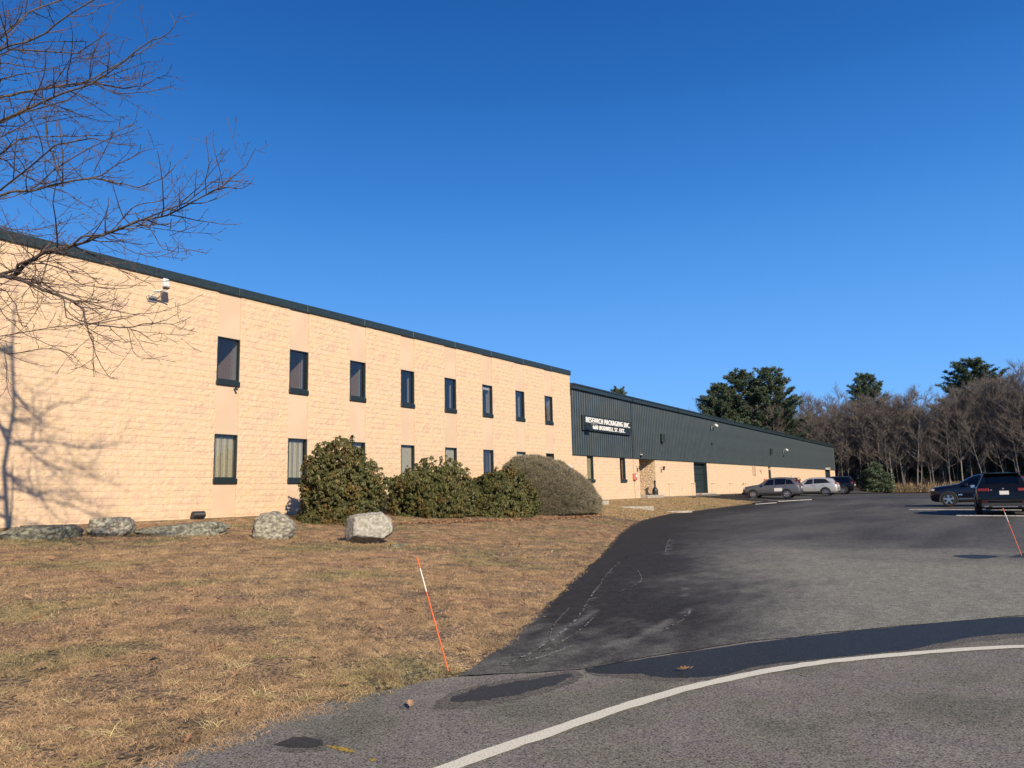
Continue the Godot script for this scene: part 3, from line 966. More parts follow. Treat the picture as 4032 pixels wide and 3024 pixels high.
		block("smooth_panel", Vector3(g[0], foot, WALL - 0.2), Vector3(g[1] - 0.015, 2.04, WALL - 0.008), M.smooth_paint, o)
	# entrance recess with rough block returns
	var g2: Array = gaps[2]
	var rough := []
	for i in 5: rough.append(split_block(r, 1.6))
	var ret := MB.new()
	for row in 13:
		for cidx in 6:
			var zc := WALL - 0.02 - 0.4064 * (cidx + (0.5 if row % 2 else 0.0)) - 0.2
			ret.add(rough[r.randi() % 5], Transform3D(Basis(Vector3(0, 0, 1) * 0.4064, Vector3(0, COURSE, 0), Vector3(-1, 0, 0)), Vector3(g2[1], 1.12 + COURSE * (row + 0.5), zc)))
	part("return_blockwork", ret.mesh(), M.paint, o).set_meta("kind", "stuff")
	block("return_wall", Vector3(g2[1] + 0.01, 0.9, WALL - 2.6), Vector3(g2[1] + 0.25, head, WALL - 0.302), M.paint, o)
	block("return_wall", Vector3(g2[0] - 0.25, 0.9, WALL - 2.6), Vector3(g2[0], head, WALL - 0.302), M.paint, o)
	block("recess_back", Vector3(g2[0] - 0.2, 0.9, WALL - 2.8), Vector3(g2[1] + 0.2, head, WALL - 2.6), M.paint, o)
	block("soffit", Vector3(g2[0] - 0.2, head + 0.01, WALL - 2.8), Vector3(g2[1] + 0.2, head + 0.1, WALL - 0.31), M.green, o)
	var dr := holder("door", o, Vector3((g2[0] + g2[1]) / 2, 2.2, WALL - 2.57))
	slab("leaf", Vector3.ZERO, Vector3(1.8, 2.15, 0.05), M.frame, dr, 0.01)
	slab("pane", Vector3(0, 0.2, 0.03), Vector3(1.4, 1.5, 0.01), M.car_glass, dr)
	slab("handle", Vector3(0.6, -0.1, 0.06), Vector3(0.04, 0.3, 0.05), M.alloy, dr, 0.008)
	# overhead doors made of panels
	for g in [gaps[3], gaps[5]]:
		var bottom: float = g[2]
		var ht: float = (head if g[0] < 100.0 else 4.1) - bottom
		var d := holder("overhead_door", o, Vector3((g[0] + g[1]) / 2, bottom, WALL - 0.34))
		var rows := 5
		for i in rows:
			slab("door_panel", Vector3(0, ht * (i + 0.5) / rows, 0), Vector3(g[1] - g[0] - 0.16, ht / rows - 0.02, 0.06), M.green, d, 0.012)
		slab("door_post", Vector3(-(g[1] - g[0]) / 2 + 0.04, ht / 2, 0.16), Vector3(0.08, ht, 0.40), M.green, d)
		slab("door_post", Vector3((g[1] - g[0]) / 2 - 0.04, ht / 2, 0.16), Vector3(0.08, ht, 0.40), M.green, d)
		slab("lintel", Vector3(0, ht - 0.05, 0.16), Vector3(g[1] - g[0] - 0.16, 0.1, 0.40), M.green, d)
		slab("backing", Vector3(0, ht / 2, -0.07), Vector3(g[1] - g[0] - 0.16, ht, 0.04), M.black, d)
	slab("threshold", Vector3(62.36, 1.06, WALL + 0.25), Vector3(3.4, 0.14, 0.9), M.concrete, o, 0.03)
	var g4: Array = gaps[4]
	var d4 := holder("door", o, Vector3((g4[0] + g4[1]) / 2, 2.05, WALL - 0.08))
	slab("leaf", Vector3.ZERO, Vector3(g4[1] - g4[0] - 0.1, 2.4, 0.05), M.green, d4, 0.01)
	part("frame", frame_mesh(g4[1] - g4[0], 2.48, 0.05, 0.12), M.green, d4)
	slab("handle", Vector3(0.35, -0.1, 0.06), Vector3(0.12, 0.03, 0.05), M.alloy, d4, 0.008)
	# low capped piers against the block base
	for px in [[55.0, 55.92], [59.92, 60.68], [64.85, 65.72], [69.8, 70.78], [74.9, 75.8]]:
		var p := holder("pier", o, Vector3((px[0] + px[1]) / 2, 0.85, WALL))
		slab("shaft", Vector3(0, 0.52, 0.03), Vector3(px[1] - px[0] - 0.06, 1.08, 0.16), M.smooth_paint, p, 0.008)
		slab("cap", Vector3(0, 1.09, 0.05), Vector3(px[1] - px[0] + 0.03, 0.05, 0.2), M.smooth_paint, p, 0.008)
	slab("entrance_step", Vector3((g2[0] + g2[1]) / 2, 1.03, WALL - 0.5), Vector3(g2[1] - g2[0] - 0.01, 0.24, 2.1), M.concrete, o, 0.02)


# ------------------------------------------------------------------ things fixed to the walls
func words(text: String, size: float, parent: Node, at: Vector3, called: String, stretch: float) -> void:
	var f := SystemFont.new()
	f.font_names = PackedStringArray(["Droid Sans"])
	f.font_weight = 700
	var t := TextMesh.new()
	t.text = text
	t.font = f
	t.font_size = 64
	t.pixel_size = 0.01
	t.depth = 0.03
	var o := part(called, t, M.letter, parent)
	o.position = at
	var box := t.get_aabb()
	o.scale = Vector3(stretch / box.size.x, size / box.size.y, 1)

func wall_flood(at: Vector3, label: String, turn: float) -> void:      # white flood lamp on a short arm
	var t := thing("flood_light", label, "light", at, turn)
	slab("wall_plate", Vector3(0, -0.06, 0.05), Vector3(0.22, 0.34, 0.10), M.grey_metal, t, 0.02)
	var arm := MB.new()
	arm.tube(PackedVector3Array([Vector3(0, 0, 0.08), Vector3(0, 0.06, 0.3), Vector3(0, 0.12, 0.42)]), PackedFloat32Array([0.022, 0.022, 0.022]), 8)
	part("arm", arm.mesh(), M.grey_metal, t)
	var head := slab("lamp_head", Vector3(0.03, 0.17, 0.55), Vector3(0.34, 0.20, 0.34), M.white, t, 0.04)
	head.rotation.x = 0.5

func make_fixtures() -> void:
	# big twin flood lamp on the office wall
	var t := thing("flood_light", "white flood lamp on grey bracket high on the block wall, left of first window column", "light", Vector3(13.38, 8.22, WALL))
	var hb := slab("lamp_head", Vector3(0.05, -0.06, 0.44), Vector3(0.21, 0.29, 0.16), M.white, t, 0.03)
	hb.rotation = Vector3(-0.25, 0.1, 0)
	var lens := slab("lens", Vector3(0.05, -0.215, 0.47), Vector3(0.19, 0.03, 0.13), M.dark_metal, t, 0.008)
	lens.rotation = Vector3(-0.25, 0.1, 0)
	var br := MB.new()
	for s in [-0.2, 0.06]:
		br.tube(PackedVector3Array([Vector3(-0.02, -0.26, 0.45), Vector3(s - 0.02, -0.42, 0.22), Vector3(s - 0.04, -0.52, 0.02)]), PackedFloat32Array([0.028, 0.028, 0.028]), 6)
	br.tube(PackedVector3Array([Vector3(-0.26, -0.34, 0.3), Vector3(-0.02, -0.3, 0.42), Vector3(0.16, -0.32, 0.44)]), PackedFloat32Array([0.022, 0.022, 0.022]), 6)
	part("bracket", br.mesh(), M.white, t)
	slab("wall_plate", Vector3(-0.1, -0.52, 0.015), Vector3(0.3, 0.2, 0.03), M.grey_metal, t, 0.01)
	# little camera under the first upper window
	t = thing("security_camera", "tiny security camera under the sill of the first upper window", "camera", Vector3(FIRST + 0.70, 5.24, WALL))
	slab("mount", Vector3(0, 0, 0.03), Vector3(0.07, 0.05, 0.06), M.white, t, 0.01)
	var cb := MB.new()
	cb.lathe(PackedVector2Array([Vector2(0, -0.07), Vector2(0.035, -0.07), Vector2(0.04, 0.05), Vector2(0, 0.06)]), 10, Vector3(0, -0.03, 0.11), Basis(Vector3(1, 0, 0), Vector3(0, -0.35, 0.94), Vector3(0, -0.94, -0.35)))
	part("camera_body", cb.mesh(), M.dark_metal, t)
	# name board
	t = thing("sign_board", "dark green name board with white raised letters on the ribbed siding", "sign", Vector3(44.72, 5.675, WALL + 0.13))
	slab("board", Vector3.ZERO, Vector3(6.98, 0.93, 0.12), M.frame, t, 0.015)
	words("RESEARCH PACKAGING INC.", 0.33, t, Vector3(0.08, 0.185, 0.075), "lettering", 6.45)
	words("660 BODWELL ST. EXT.", 0.27, t, Vector3(0.12, -0.225, 0.075), "lettering", 4.7)
	t = thing("sign_lamp", "grey box lamp on an arm at the left end of the name board", "light", Vector3(41.35, 5.52, WALL + 0.06))
	slab("arm", Vector3(0, 0, 0.35), Vector3(0.06, 0.06, 0.6), M.dark_metal, t, 0.01)
	slab("lamp_box", Vector3(0.1, 0.03, 0.75), Vector3(0.55, 0.18, 0.22), M.grey_metal, t, 0.03)
	# corner flood lamp above the clipped dome shrub
	wall_flood(Vector3(38.55, 2.75, WALL), "small flood lamp on the block wall just above the grey clipped shrub", 0.4)
	# downlights beside the entrance
	for q in [[49.3, "brown bracket lamp on the block wall left of the entrance recess"], [53.62, "brown bracket lamp on the block wall right of the entrance recess"]]:
		var e := thing("wall_lamp", q[1], "light", Vector3(q[0], 3.12, WALL))
		slab("arm", Vector3(0, 0.03, 0.12), Vector3(0.05, 0.05, 0.26), M.tan_metal, e, 0.01)
		var hd := slab("lamp_head", Vector3(0, -0.06, 0.28), Vector3(0.16, 0.3, 0.14), M.trim, e, 0.03)
		hd.rotation.x = 0.3
	# alarm box and its conduit
	t = thing("alarm_box", "faded red alarm box with thin conduit left of the entrance", "alarm", Vector3(48.8, 2.42, WALL))
	slab("box", Vector3(0, 0, 0.09), Vector3(0.42, 0.46, 0.17), M.alarm_red, t, 0.03)
	slab("front_plate", Vector3(0.05, 0.05, 0.18), Vector3(0.2, 0.2, 0.02), M.white, t, 0.006)
	var cd := MB.new()
	cd.tube(PackedVector3Array([Vector3(-0.02, 1.26, 0.03), Vector3(-0.02, 0.22, 0.03)]), PackedFloat32Array([0.018, 0.018]), 6)
	cd.tube(PackedVector3Array([Vector3(0, -0.22, 0.03), Vector3(0.05, -0.8, 0.03), Vector3(0.08, -1.45, 0.03)]), PackedFloat32Array([0.014, 0.014, 0.014]), 6)
	part("conduit", cd.mesh(), M.tan_metal, t)
	# wall packs, dome camera and arm lamps on the siding
	for q in [[53.95, 5.30, "dark wall pack lamp on the siding above the entrance"], [84.95, 5.30, "dark wall pack lamp on the far part of the siding"]]:
		var e := thing("wall_pack", q[2], "light", Vector3(q[0], q[1], WALL + 0.06))
		slab("housing", Vector3(0, 0, 0.10), Vector3(0.42, 0.62, 0.22), M.frame, e, 0.04)
		slab("lens", Vector3(0, -0.25, 0.2), Vector3(0.34, 0.1, 0.08), M.dark_metal, e, 0.01)
	wall_flood(Vector3(65.45, 6.78, WALL + 0.06), "white arm lamp high on the middle of the green siding", 0.9)
	wall_flood(Vector3(90.4, 5.47, WALL + 0.06), "white arm lamp low on the far part of the green siding", 0.9)
	t = thing("security_camera", "white dome camera at the lower edge of the siding above the recess", "camera", Vector3(49.92, 3.92, WALL + 0.06))
	var dm := MB.new()
	dm.lathe(PackedVector2Array([Vector2(0, -0.12), Vector2(0.05, -0.09), Vector2(0.07, -0.03), Vector2(0.07, 0.0)]), 12, Vector3(0, 0, 0.1))
	part("dome", dm.mesh(), M.black, t)
	slab("mount", Vector3(0, 0.04, 0.08), Vector3(0.12, 0.08, 0.16), M.white, t, 0.02)
	for q in [[65.35, 5.33], [90.35, 4.95]]:
		var e := thing("conduit_box", "small dark conduit box below the %s arm lamp" % ("middle" if q[0] < 80.0 else "far"), "box", Vector3(q[0], q[1], WALL + 0.06))
		slab("box", Vector3(0, 0, 0.07), Vector3(0.16, 0.2, 0.12), M.frame, e, 0.01)
		slab("cover", Vector3(0, 0, 0.136), Vector3(0.13, 0.17, 0.01), M.trim, e, 0.003)
	# tan ladder-like vent, bell, valve and red hose cabinet further along
	t = thing("wall_ladder", "short tan ladder rack hung under the siding", "ladder", Vector3(78.25, 3.15, WALL))
	for s in [-0.4, 0.4]: slab("rail", Vector3(s, 0, 0.08), Vector3(0.05, 1.0, 0.06), M.tan_metal, t, 0.01)
	for i in 5: slab("rung", Vector3(0, -0.42 + 0.2 * i, 0.08), Vector3(0.75, 0.03, 0.03), M.trim if i == 0 else M.tan_metal, t, 0.006)
	t = thing("alarm_bell", "round red-brown alarm bell on the block base behind the grey car", "bell", Vector3(80.6, 3.3, WALL))
	var bl := MB.new()
	bl.lathe(PackedVector2Array([Vector2(0, 0.14), Vector2(0.16, 0.12), Vector2(0.22, 0.04), Vector2(0.22, 0.0)]), 16, Vector3.ZERO, Basis(Vector3(1, 0, 0), Vector3(0, 0, 1), Vector3(0, -1, 0)))
	part("gong", bl.mesh(), M.tan_metal, t)
	slab("striker", Vector3(0.25, -0.3, 0.06), Vector3(0.1, 0.25, 0.08), M.tan_metal, t, 0.02)
	t = thing("hose_cabinet", "small red hose cabinet on the block base above the grey car", "cabinet", Vector3(82.0, 2.1, WALL))
	slab("cabinet", Vector3(0, 0, 0.12), Vector3(0.7, 0.5, 0.2), M.alarm_red, t, 0.03)
	slab("door_frame", Vector3(0, 0, 0.206), Vector3(0.56, 0.36, 0.012), M.red, t, 0.004)
	t = thing("wall_valve", "little brown hose valve on the block base beside the low piers", "valve", Vector3(74.0, 1.85, WALL))
	slab("pipe", Vector3(0, 0, 0.06), Vector3(0.05, 0.05, 0.14), M.tan_metal, t, 0.01)
	var vw := MB.new()
	vw.lathe(PackedVector2Array([Vector2(0, 0.0), Vector2(0.09, 0.0), Vector2(0.09, 0.03), Vector2(0, 0.03)]), 10, Vector3(0, 0.0, 0.13), Basis(Vector3(1, 0, 0), Vector3(0, 0, 1), Vector3(0, -1, 0)))
	part("wheel", vw.mesh(), M.red, t)
	for q in [[5.75, "upper"], [5.0, "lower"]]:
		var e := thing("corner_lamp", "%s dark lamp on the far corner of the warehouse" % q[1], "light", Vector3(FAR_END + 0.06, q[0], WALL - 0.02))
		slab("bracket", Vector3(0.1, 0, 0.02), Vector3(0.24, 0.08, 0.08), M.dark_metal, e, 0.01)
		slab("lamp_head", Vector3(0.2, -0.02, 0.16), Vector3(0.3, 0.4, 0.3), M.frame, e, 0.04)
	# ash urn in the recess
	t = thing("ash_urn", "black bottle-shaped cigarette urn standing on the entrance step", "urn", Vector3(52.15, 1.15, WALL + 0.12))
	var u := MB.new()
	u.lathe(PackedVector2Array([Vector2(0, 0), Vector2(0.2, 0), Vector2(0.22, 0.04), Vector2(0.215, 0.30), Vector2(0.17, 0.42), Vector2(0.08, 0.54), Vector2(0.062, 0.62), Vector2(0.058, 0.9)]), 20)
	part("base", u.mesh(), M.urn, t)
	var cap := MB.new()
	cap.lathe(PackedVector2Array([Vector2(0.058, 0.89), Vector2(0.085, 0.9), Vector2(0.085, 0.97), Vector2(0.05, 1.01), Vector2(0, 1.02)]), 16)
	part("cap", cap.mesh(), M.black, t)
	# black corrugated drain end lying by the wall
	t = thing("drain_pipe", "short black corrugated drain pipe end lying against the wall", "pipe", Vector3(14.98, 1.09, WALL + 0.25))
	var pr := PackedVector2Array()
	for i in 25: pr.append(Vector2(0.115 + 0.012 * sin(i * PI), -0.2 + i * 0.4 / 24.0))
	for i in 25: pr[i] = Vector2(0.118 if i % 2 else 0.104, pr[i].y)
	pr.insert(0, Vector2(0.0, -0.2))
	pr.append(Vector2(0.0, 0.2))
	var pm := MB.new()
	pm.lathe(pr, 16, Vector3.ZERO, Basis(Vector3(0, 1, 0), Vector3(1, 0, 0), Vector3(0, 0, -1)))
	part("pipe", pm.mesh(), M.urn, t)


# ------------------------------------------------------------------ cars
# A car is lofted from rings across its length. Front is +x, right side is +z. A station is [x, bottom, half width, waist height, top height, half width at the top].
func car_ring(s: Array) -> PackedVector3Array:
	var x: float = s[0]
	var yb: float = s[1]
	var hw: float = s[2]
	var belt: float = s[3]
	var top: float = s[4]
	var tw: float = s[5]
	var edge := minf(0.08, (top - belt) * 0.35)
	var half := [Vector2(0.0, yb), Vector2(0.80 * hw, yb), Vector2(0.955 * hw, yb + 0.07), Vector2(0.99 * hw, yb + 0.25), Vector2(1.0 * hw, lerpf(yb, belt, 0.62)), Vector2(0.985 * hw, belt - 0.05), Vector2(0.95 * hw, belt), Vector2(lerpf(0.95 * hw, tw, 0.5) + 0.012, lerpf(belt, top - edge, 0.5)), Vector2(tw, top - edge), Vector2(tw - edge * 0.7, top - edge * 0.2), Vector2(tw * 0.5, top + 0.012), Vector2(0.0, top + 0.018)]
	var o := PackedVector3Array()
	for q in half: o.append(Vector3(x, q.y, q.x))
	for i in range(half.size() - 2, 0, -1): o.append(Vector3(x, half[i].y, -half[i].x))
	return o

func car_at(st: Array, x: float) -> Array:
	for i in st.size() - 1:
		if x <= st[i][0] and x >= st[i + 1][0]:
			var t: float = (st[i][0] - x) / maxf(st[i][0] - st[i + 1][0], 1e-5)
			var o := [x]
			for k in range(1, 6):
				var a: float = st[maxi(i - 1, 0)][k]
				var b: float = st[i][k]
				var c: float = st[i + 1][k]
				var d: float = st[mini(i + 2, st.size() - 1)][k]
				var v := lerpf(b, c, t) if absf(c - b) > 0.18 else cubic_interpolate(b, c, a, d, t)
				o.append(v)
			return o
	return st[-1]

func car_loft(st: Array) -> MB:
	var m := MB.new()
	var rings := []
	for i in st.size() - 1:
		var n := maxi(1, int(absf(st[i][0] - st[i + 1][0]) / 0.16))
		for k in n: rings.append(car_ring(car_at(st, lerpf(st[i][0], st[i + 1][0], float(k) / n))))
	rings.append(car_ring(st[-1]))
	var w: int = rings[0].size()
	var nr := rings.size()
	for i in nr:
		for j in w:
			m.v.append(rings[i][j])
			var along: Vector3 = rings[maxi(i - 1, 0)][j] - rings[mini(i + 1, nr - 1)][j]
			var across: Vector3 = rings[i][(j + 1) % w] - rings[i][(j - 1 + w) % w]
			var q := along.cross(across)
			m.n.append(q.normalized() if q.length_squared() > 1e-12 else Vector3.UP)
	for i in nr - 1:
		for j in w:
			var a := i * w + j
			var b := i * w + (j + 1) % w
			m.idx.append_array(PackedInt32Array([a, a + w, b, b, a + w, b + w]))
	for e in [0, nr - 1]:
		var mid := Vector3.ZERO
		for q in rings[e]: mid += q / w
		for j in w:
			if e == 0: m.tri(mid, rings[e][(j + 1) % w], rings[e][j])
			else: m.tri(mid, rings[e][j], rings[e][(j + 1) % w])
	return m

# a patch of the body skin lifted a little off it: along x from a to b, ring places from j0 to j1, with slanted ends
func skin(st: Array, a: float, b: float, j0: float, j1: float, lift: float, slant_a := 0.0, slant_b := 0.0, mirror := 1.0) -> MB:
	var m := MB.new()
	var nx := 10
	var nj := 4
	var p := []
	for i in nx + 1:
		for j in nj + 1:
			var v := float(j) / nj
			var x := lerpf(a + slant_a * v, b + slant_b * v, float(i) / nx)
			var ring := car_ring(car_at(st, x))
			var g := lerpf(j0, j1, v)
			var k := int(g)
			var q: Vector3 = ring[k % ring.size()].lerp(ring[(k + 1) % ring.size()], g - k)
			q.z *= mirror
			p.append(q)
	for i in nx:
		for j in nj:
			var k := i * (nj + 1) + j
			var q0: Vector3 = p[k]
			var q1: Vector3 = p[k + 1]
			var q2: Vector3 = p[k + nj + 2]
			var q3: Vector3 = p[k + nj + 1]
			var nn := (q1 - q0).cross(q3 - q0).normalized()
			var mid := (q0 + q2) * 0.5
			if nn.dot(mid - Vector3(mid.x * 0.8, 0.9, 0)) < 0: nn = -nn
			var o := nn * lift
			if (q1 - q0).cross(q3 - q0).dot(nn) > 0: m.quad(q0 + o, q1 + o, q2 + o, q3 + o)
			else: m.quad(q0 + o, q3 + o, q2 + o, q1 + o)
	return m

func wheel(parent: Node, at: Vector3, r: float, out_: float, spokes: int) -> void:
	var w := holder("wheel", parent, at)
	var b := Basis(Vector3(1, 0, 0), Vector3(0, 0, out_), Vector3(0, -out_, 0))
	var t := MB.new()
	t.lathe(PackedVector2Array([Vector2(r * 0.68, -0.11), Vector2(r * 0.94, -0.115), Vector2(r, -0.08), Vector2(r, 0.08), Vector2(r * 0.95, 0.108), Vector2(r * 0.80, 0.118), Vector2(r * 0.68, 0.105), Vector2(r * 0.67, 0.06)]), 28, Vector3.ZERO, b)
	part("tyre", t.mesh(), M.tyre, w)
	var m := MB.new()
	m.lathe(PackedVector2Array([Vector2(r * 0.69, 0.108), Vector2(r * 0.66, 0.112), Vector2(r * 0.62, 0.07)]), 28, Vector3.ZERO, b)
	m.lathe(PackedVector2Array([Vector2(r * 0.16, 0.05), Vector2(r * 0.14, 0.105), Vector2(0.0, 0.11)]), 12, Vector3.ZERO, b)
	for s in spokes:
		for q in [-0.11, 0.11]:
			var a := TAU * s / spokes + 0.3
			var d := b.x * cos(a) + b.z * sin(a)
			var sd := b.x * cos(a + PI / 2) + b.z * sin(a + PI / 2)
			m.box(d * r * 0.39 + sd * q * r * 0.55 + b.y * 0.085, Vector3(r * 0.52, 0.035, r * 0.10), Basis(d, b.y, sd))
	part("rim", m.mesh(), M.alloy, w)
	var h := MB.new()
	h.lathe(PackedVector2Array([Vector2(r * 0.67, 0.02), Vector2(0.0, 0.025)]), 20, Vector3.ZERO, b)
	part("hub", h.mesh(), M.black, w)

func arch(st: Array, x: float, r: float, wr: float, side: float, material: Material, parent: Node) -> void:
	# the dark wheel well opening and its lip
	var z: float = car_at(st, x)[2] * 1.0
	var well := MB.new()
	var segs := 20
	for s in segs:
		var a0 := -0.35 + (PI + 0.7) * s / segs
		var a1 := -0.35 + (PI + 0.7) * (s + 1) / segs
		var c := Vector3(x, wr, (z + 0.006) * side)
		var p0 := c + Vector3(cos(a0), sin(a0), 0) * r
		var p1 := c + Vector3(cos(a1), sin(a1), 0) * r
		if side > 0: well.tri(c, p0, p1)
		else: well.tri(c, p1, p0)
	part("wheel_well", well.mesh(), M.black, parent)
	var lip := MB.new()
	var pts := PackedVector3Array()
	var rad := PackedFloat32Array()
	for s in segs + 1:
		var a := -0.25 + (PI + 0.5) * s / segs
		pts.append(Vector3(x + cos(a) * (r + 0.015), wr + sin(a) * (r + 0.015), (z - 0.002) * side))
		rad.append(0.032)
	lip.tube(pts, rad, 6)
	part("arch_lip", lip.mesh(), material, parent)

func make_car(called: String, label: String, at: Vector3, turn: float, spec: Dictionary) -> Node3D:
	var t := thing(called, label, "car", at, turn)
	var st: Array = spec.st
	var paint: StandardMaterial3D = mat(spec.paint, spec.get("rough", 0.18), spec.get("metal", 0.0))
	paint.clearcoat_enabled = true
	paint.clearcoat = 0.35
	paint.metallic_specular = 0.35
	paint.clearcoat_roughness = 0.04
	part("body", car_loft(st).mesh(), paint, t)
	var clad: Material = M.trim if spec.get("cladding", true) else paint
	# black lower cladding
	var cl := skin(st, spec.wheels[0] - 0.5, spec.wheels[1] + 0.5, 1.2, 2.9, 0.008)
	cl.add(skin(st, spec.wheels[0] - 0.5, spec.wheels[1] + 0.5, 1.2, 2.9, 0.008, 0, 0, -1.0), Transform3D())
	part("sill_cladding", cl.mesh(), M.trim, t)
	for s in [-1.0, 1.0]:
		for q in spec.side:      # side windows: [front, rear, lower, upper, slant front, slant rear]
			part("side_window", skin(st, q[0], q[1], q[2], q[3], 0.006, q[4], q[5], s).mesh(), M.car_glass, t)
		for x in spec.wheels:
			arch(st, x, spec.wr * 1.14, spec.wr, s, clad, t)
			wheel(t, Vector3(x, spec.wr, (car_at(st, x)[2] - 0.085) * s), spec.wr, s, spec.get("spokes", 7))
		var hx: float = spec.handles[0]
		for x in spec.handles:
			var q: float = car_at(st, x)[2]
			slab("door_handle", Vector3(x, spec.handle_y, (q + 0.004) * s), Vector3(0.17, 0.032, 0.03), spec.get("handle_mat", M.chrome), t, 0.008)
		slab("door_seam", Vector3(hx - 0.14, spec.handle_y - 0.14, (car_at(st, hx)[2] + 0.0) * s), Vector3(0.012, 0.5, 0.012), M.black, t)
		var mir := holder("mirror", t, Vector3(spec.mirror[0], spec.mirror[1], (car_at(st, spec.mirror[0])[2] * 0.98 + 0.06) * s))
		slab("mirror_shell", Vector3.ZERO, Vector3(0.12, 0.16, 0.2), paint, mir, 0.03)
		slab("mirror_glass", Vector3(-0.062, 0, 0.01), Vector3(0.006, 0.12, 0.15), M.chrome, mir)
	part("windscreen", skin(st, spec.screen[0], spec.screen[1], 8.6, 13.4, 0.006).mesh(), M.car_glass, t)
	part("rear_window", skin(st, spec.rear[0], spec.rear[1], 8.5, 13.5, 0.007).mesh(), M.car_glass, t)
	for q in spec.get("lamps", []):      # [name, centre, size, material, turn about y]
		for s in ([-1.0, 1.0] if q.size() < 6 else [q[5]]):
			var o := slab(q[0], Vector3(q[1].x, q[1].y, q[1].z * s), q[2], q[3], t, 0.025)
			o.rotation.y = q[4] * s
			if q.size() > 6: o.rotation.z = q[6]
	for q in spec.get("extras", []):
		var o := slab(q[0], q[1], q[2], q[3] if q[3] != null else paint, t, q[4])
		if q.size() > 5: o.rotation.z = q[5]
	for q in spec.get("rails", []):
		for s in [-1.0, 1.0]:
			var rl := MB.new()
			rl.tube(PackedVector3Array([Vector3(q[0], q[2] - 0.05, q[3] * s), Vector3(q[0] - 0.1, q[2], q[3] * s), Vector3(q[1] + 0.1, q[2], q[3] * s), Vector3(q[1], q[2] - 0.05, q[3] * s)]), PackedFloat32Array([0.02, 0.02, 0.02, 0.02]), 6)
			part("roof_rail", rl.mesh(), q[4], t)
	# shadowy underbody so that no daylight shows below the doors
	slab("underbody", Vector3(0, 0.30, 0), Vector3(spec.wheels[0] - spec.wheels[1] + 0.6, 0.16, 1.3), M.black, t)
	return t

func compact_suv() -> Array:
	return [[2.26, 0.42, 0.52, 0.66, 0.72, 0.40], [2.20, 0.34, 0.70, 0.72, 0.84, 0.58], [2.05, 0.26, 0.83, 0.80, 0.95, 0.70], [1.60, 0.24, 0.895, 0.90, 1.04, 0.74], [1.10, 0.24, 0.905, 0.97, 1.10, 0.74], [0.92, 0.24, 0.905, 0.99, 1.14, 0.72], [0.50, 0.24, 0.905, 1.00, 1.40, 0.66], [0.12, 0.24, 0.905, 1.01, 1.59, 0.61], [-0.3, 0.24, 0.905, 1.02, 1.665, 0.61], [-0.9, 0.24, 0.905, 1.04, 1.67, 0.60], [-1.5, 0.25, 0.90, 1.06, 1.63, 0.59], [-1.92, 0.28, 0.88, 1.08, 1.57, 0.58], [-2.05, 0.30, 0.865, 1.08, 1.42, 0.60], [-2.18, 0.33, 0.85, 1.02, 1.16, 0.66], [-2.24, 0.36, 0.82, 0.90, 0.98, 0.68], [-2.28, 0.42, 0.76, 0.70, 0.76, 0.62]]

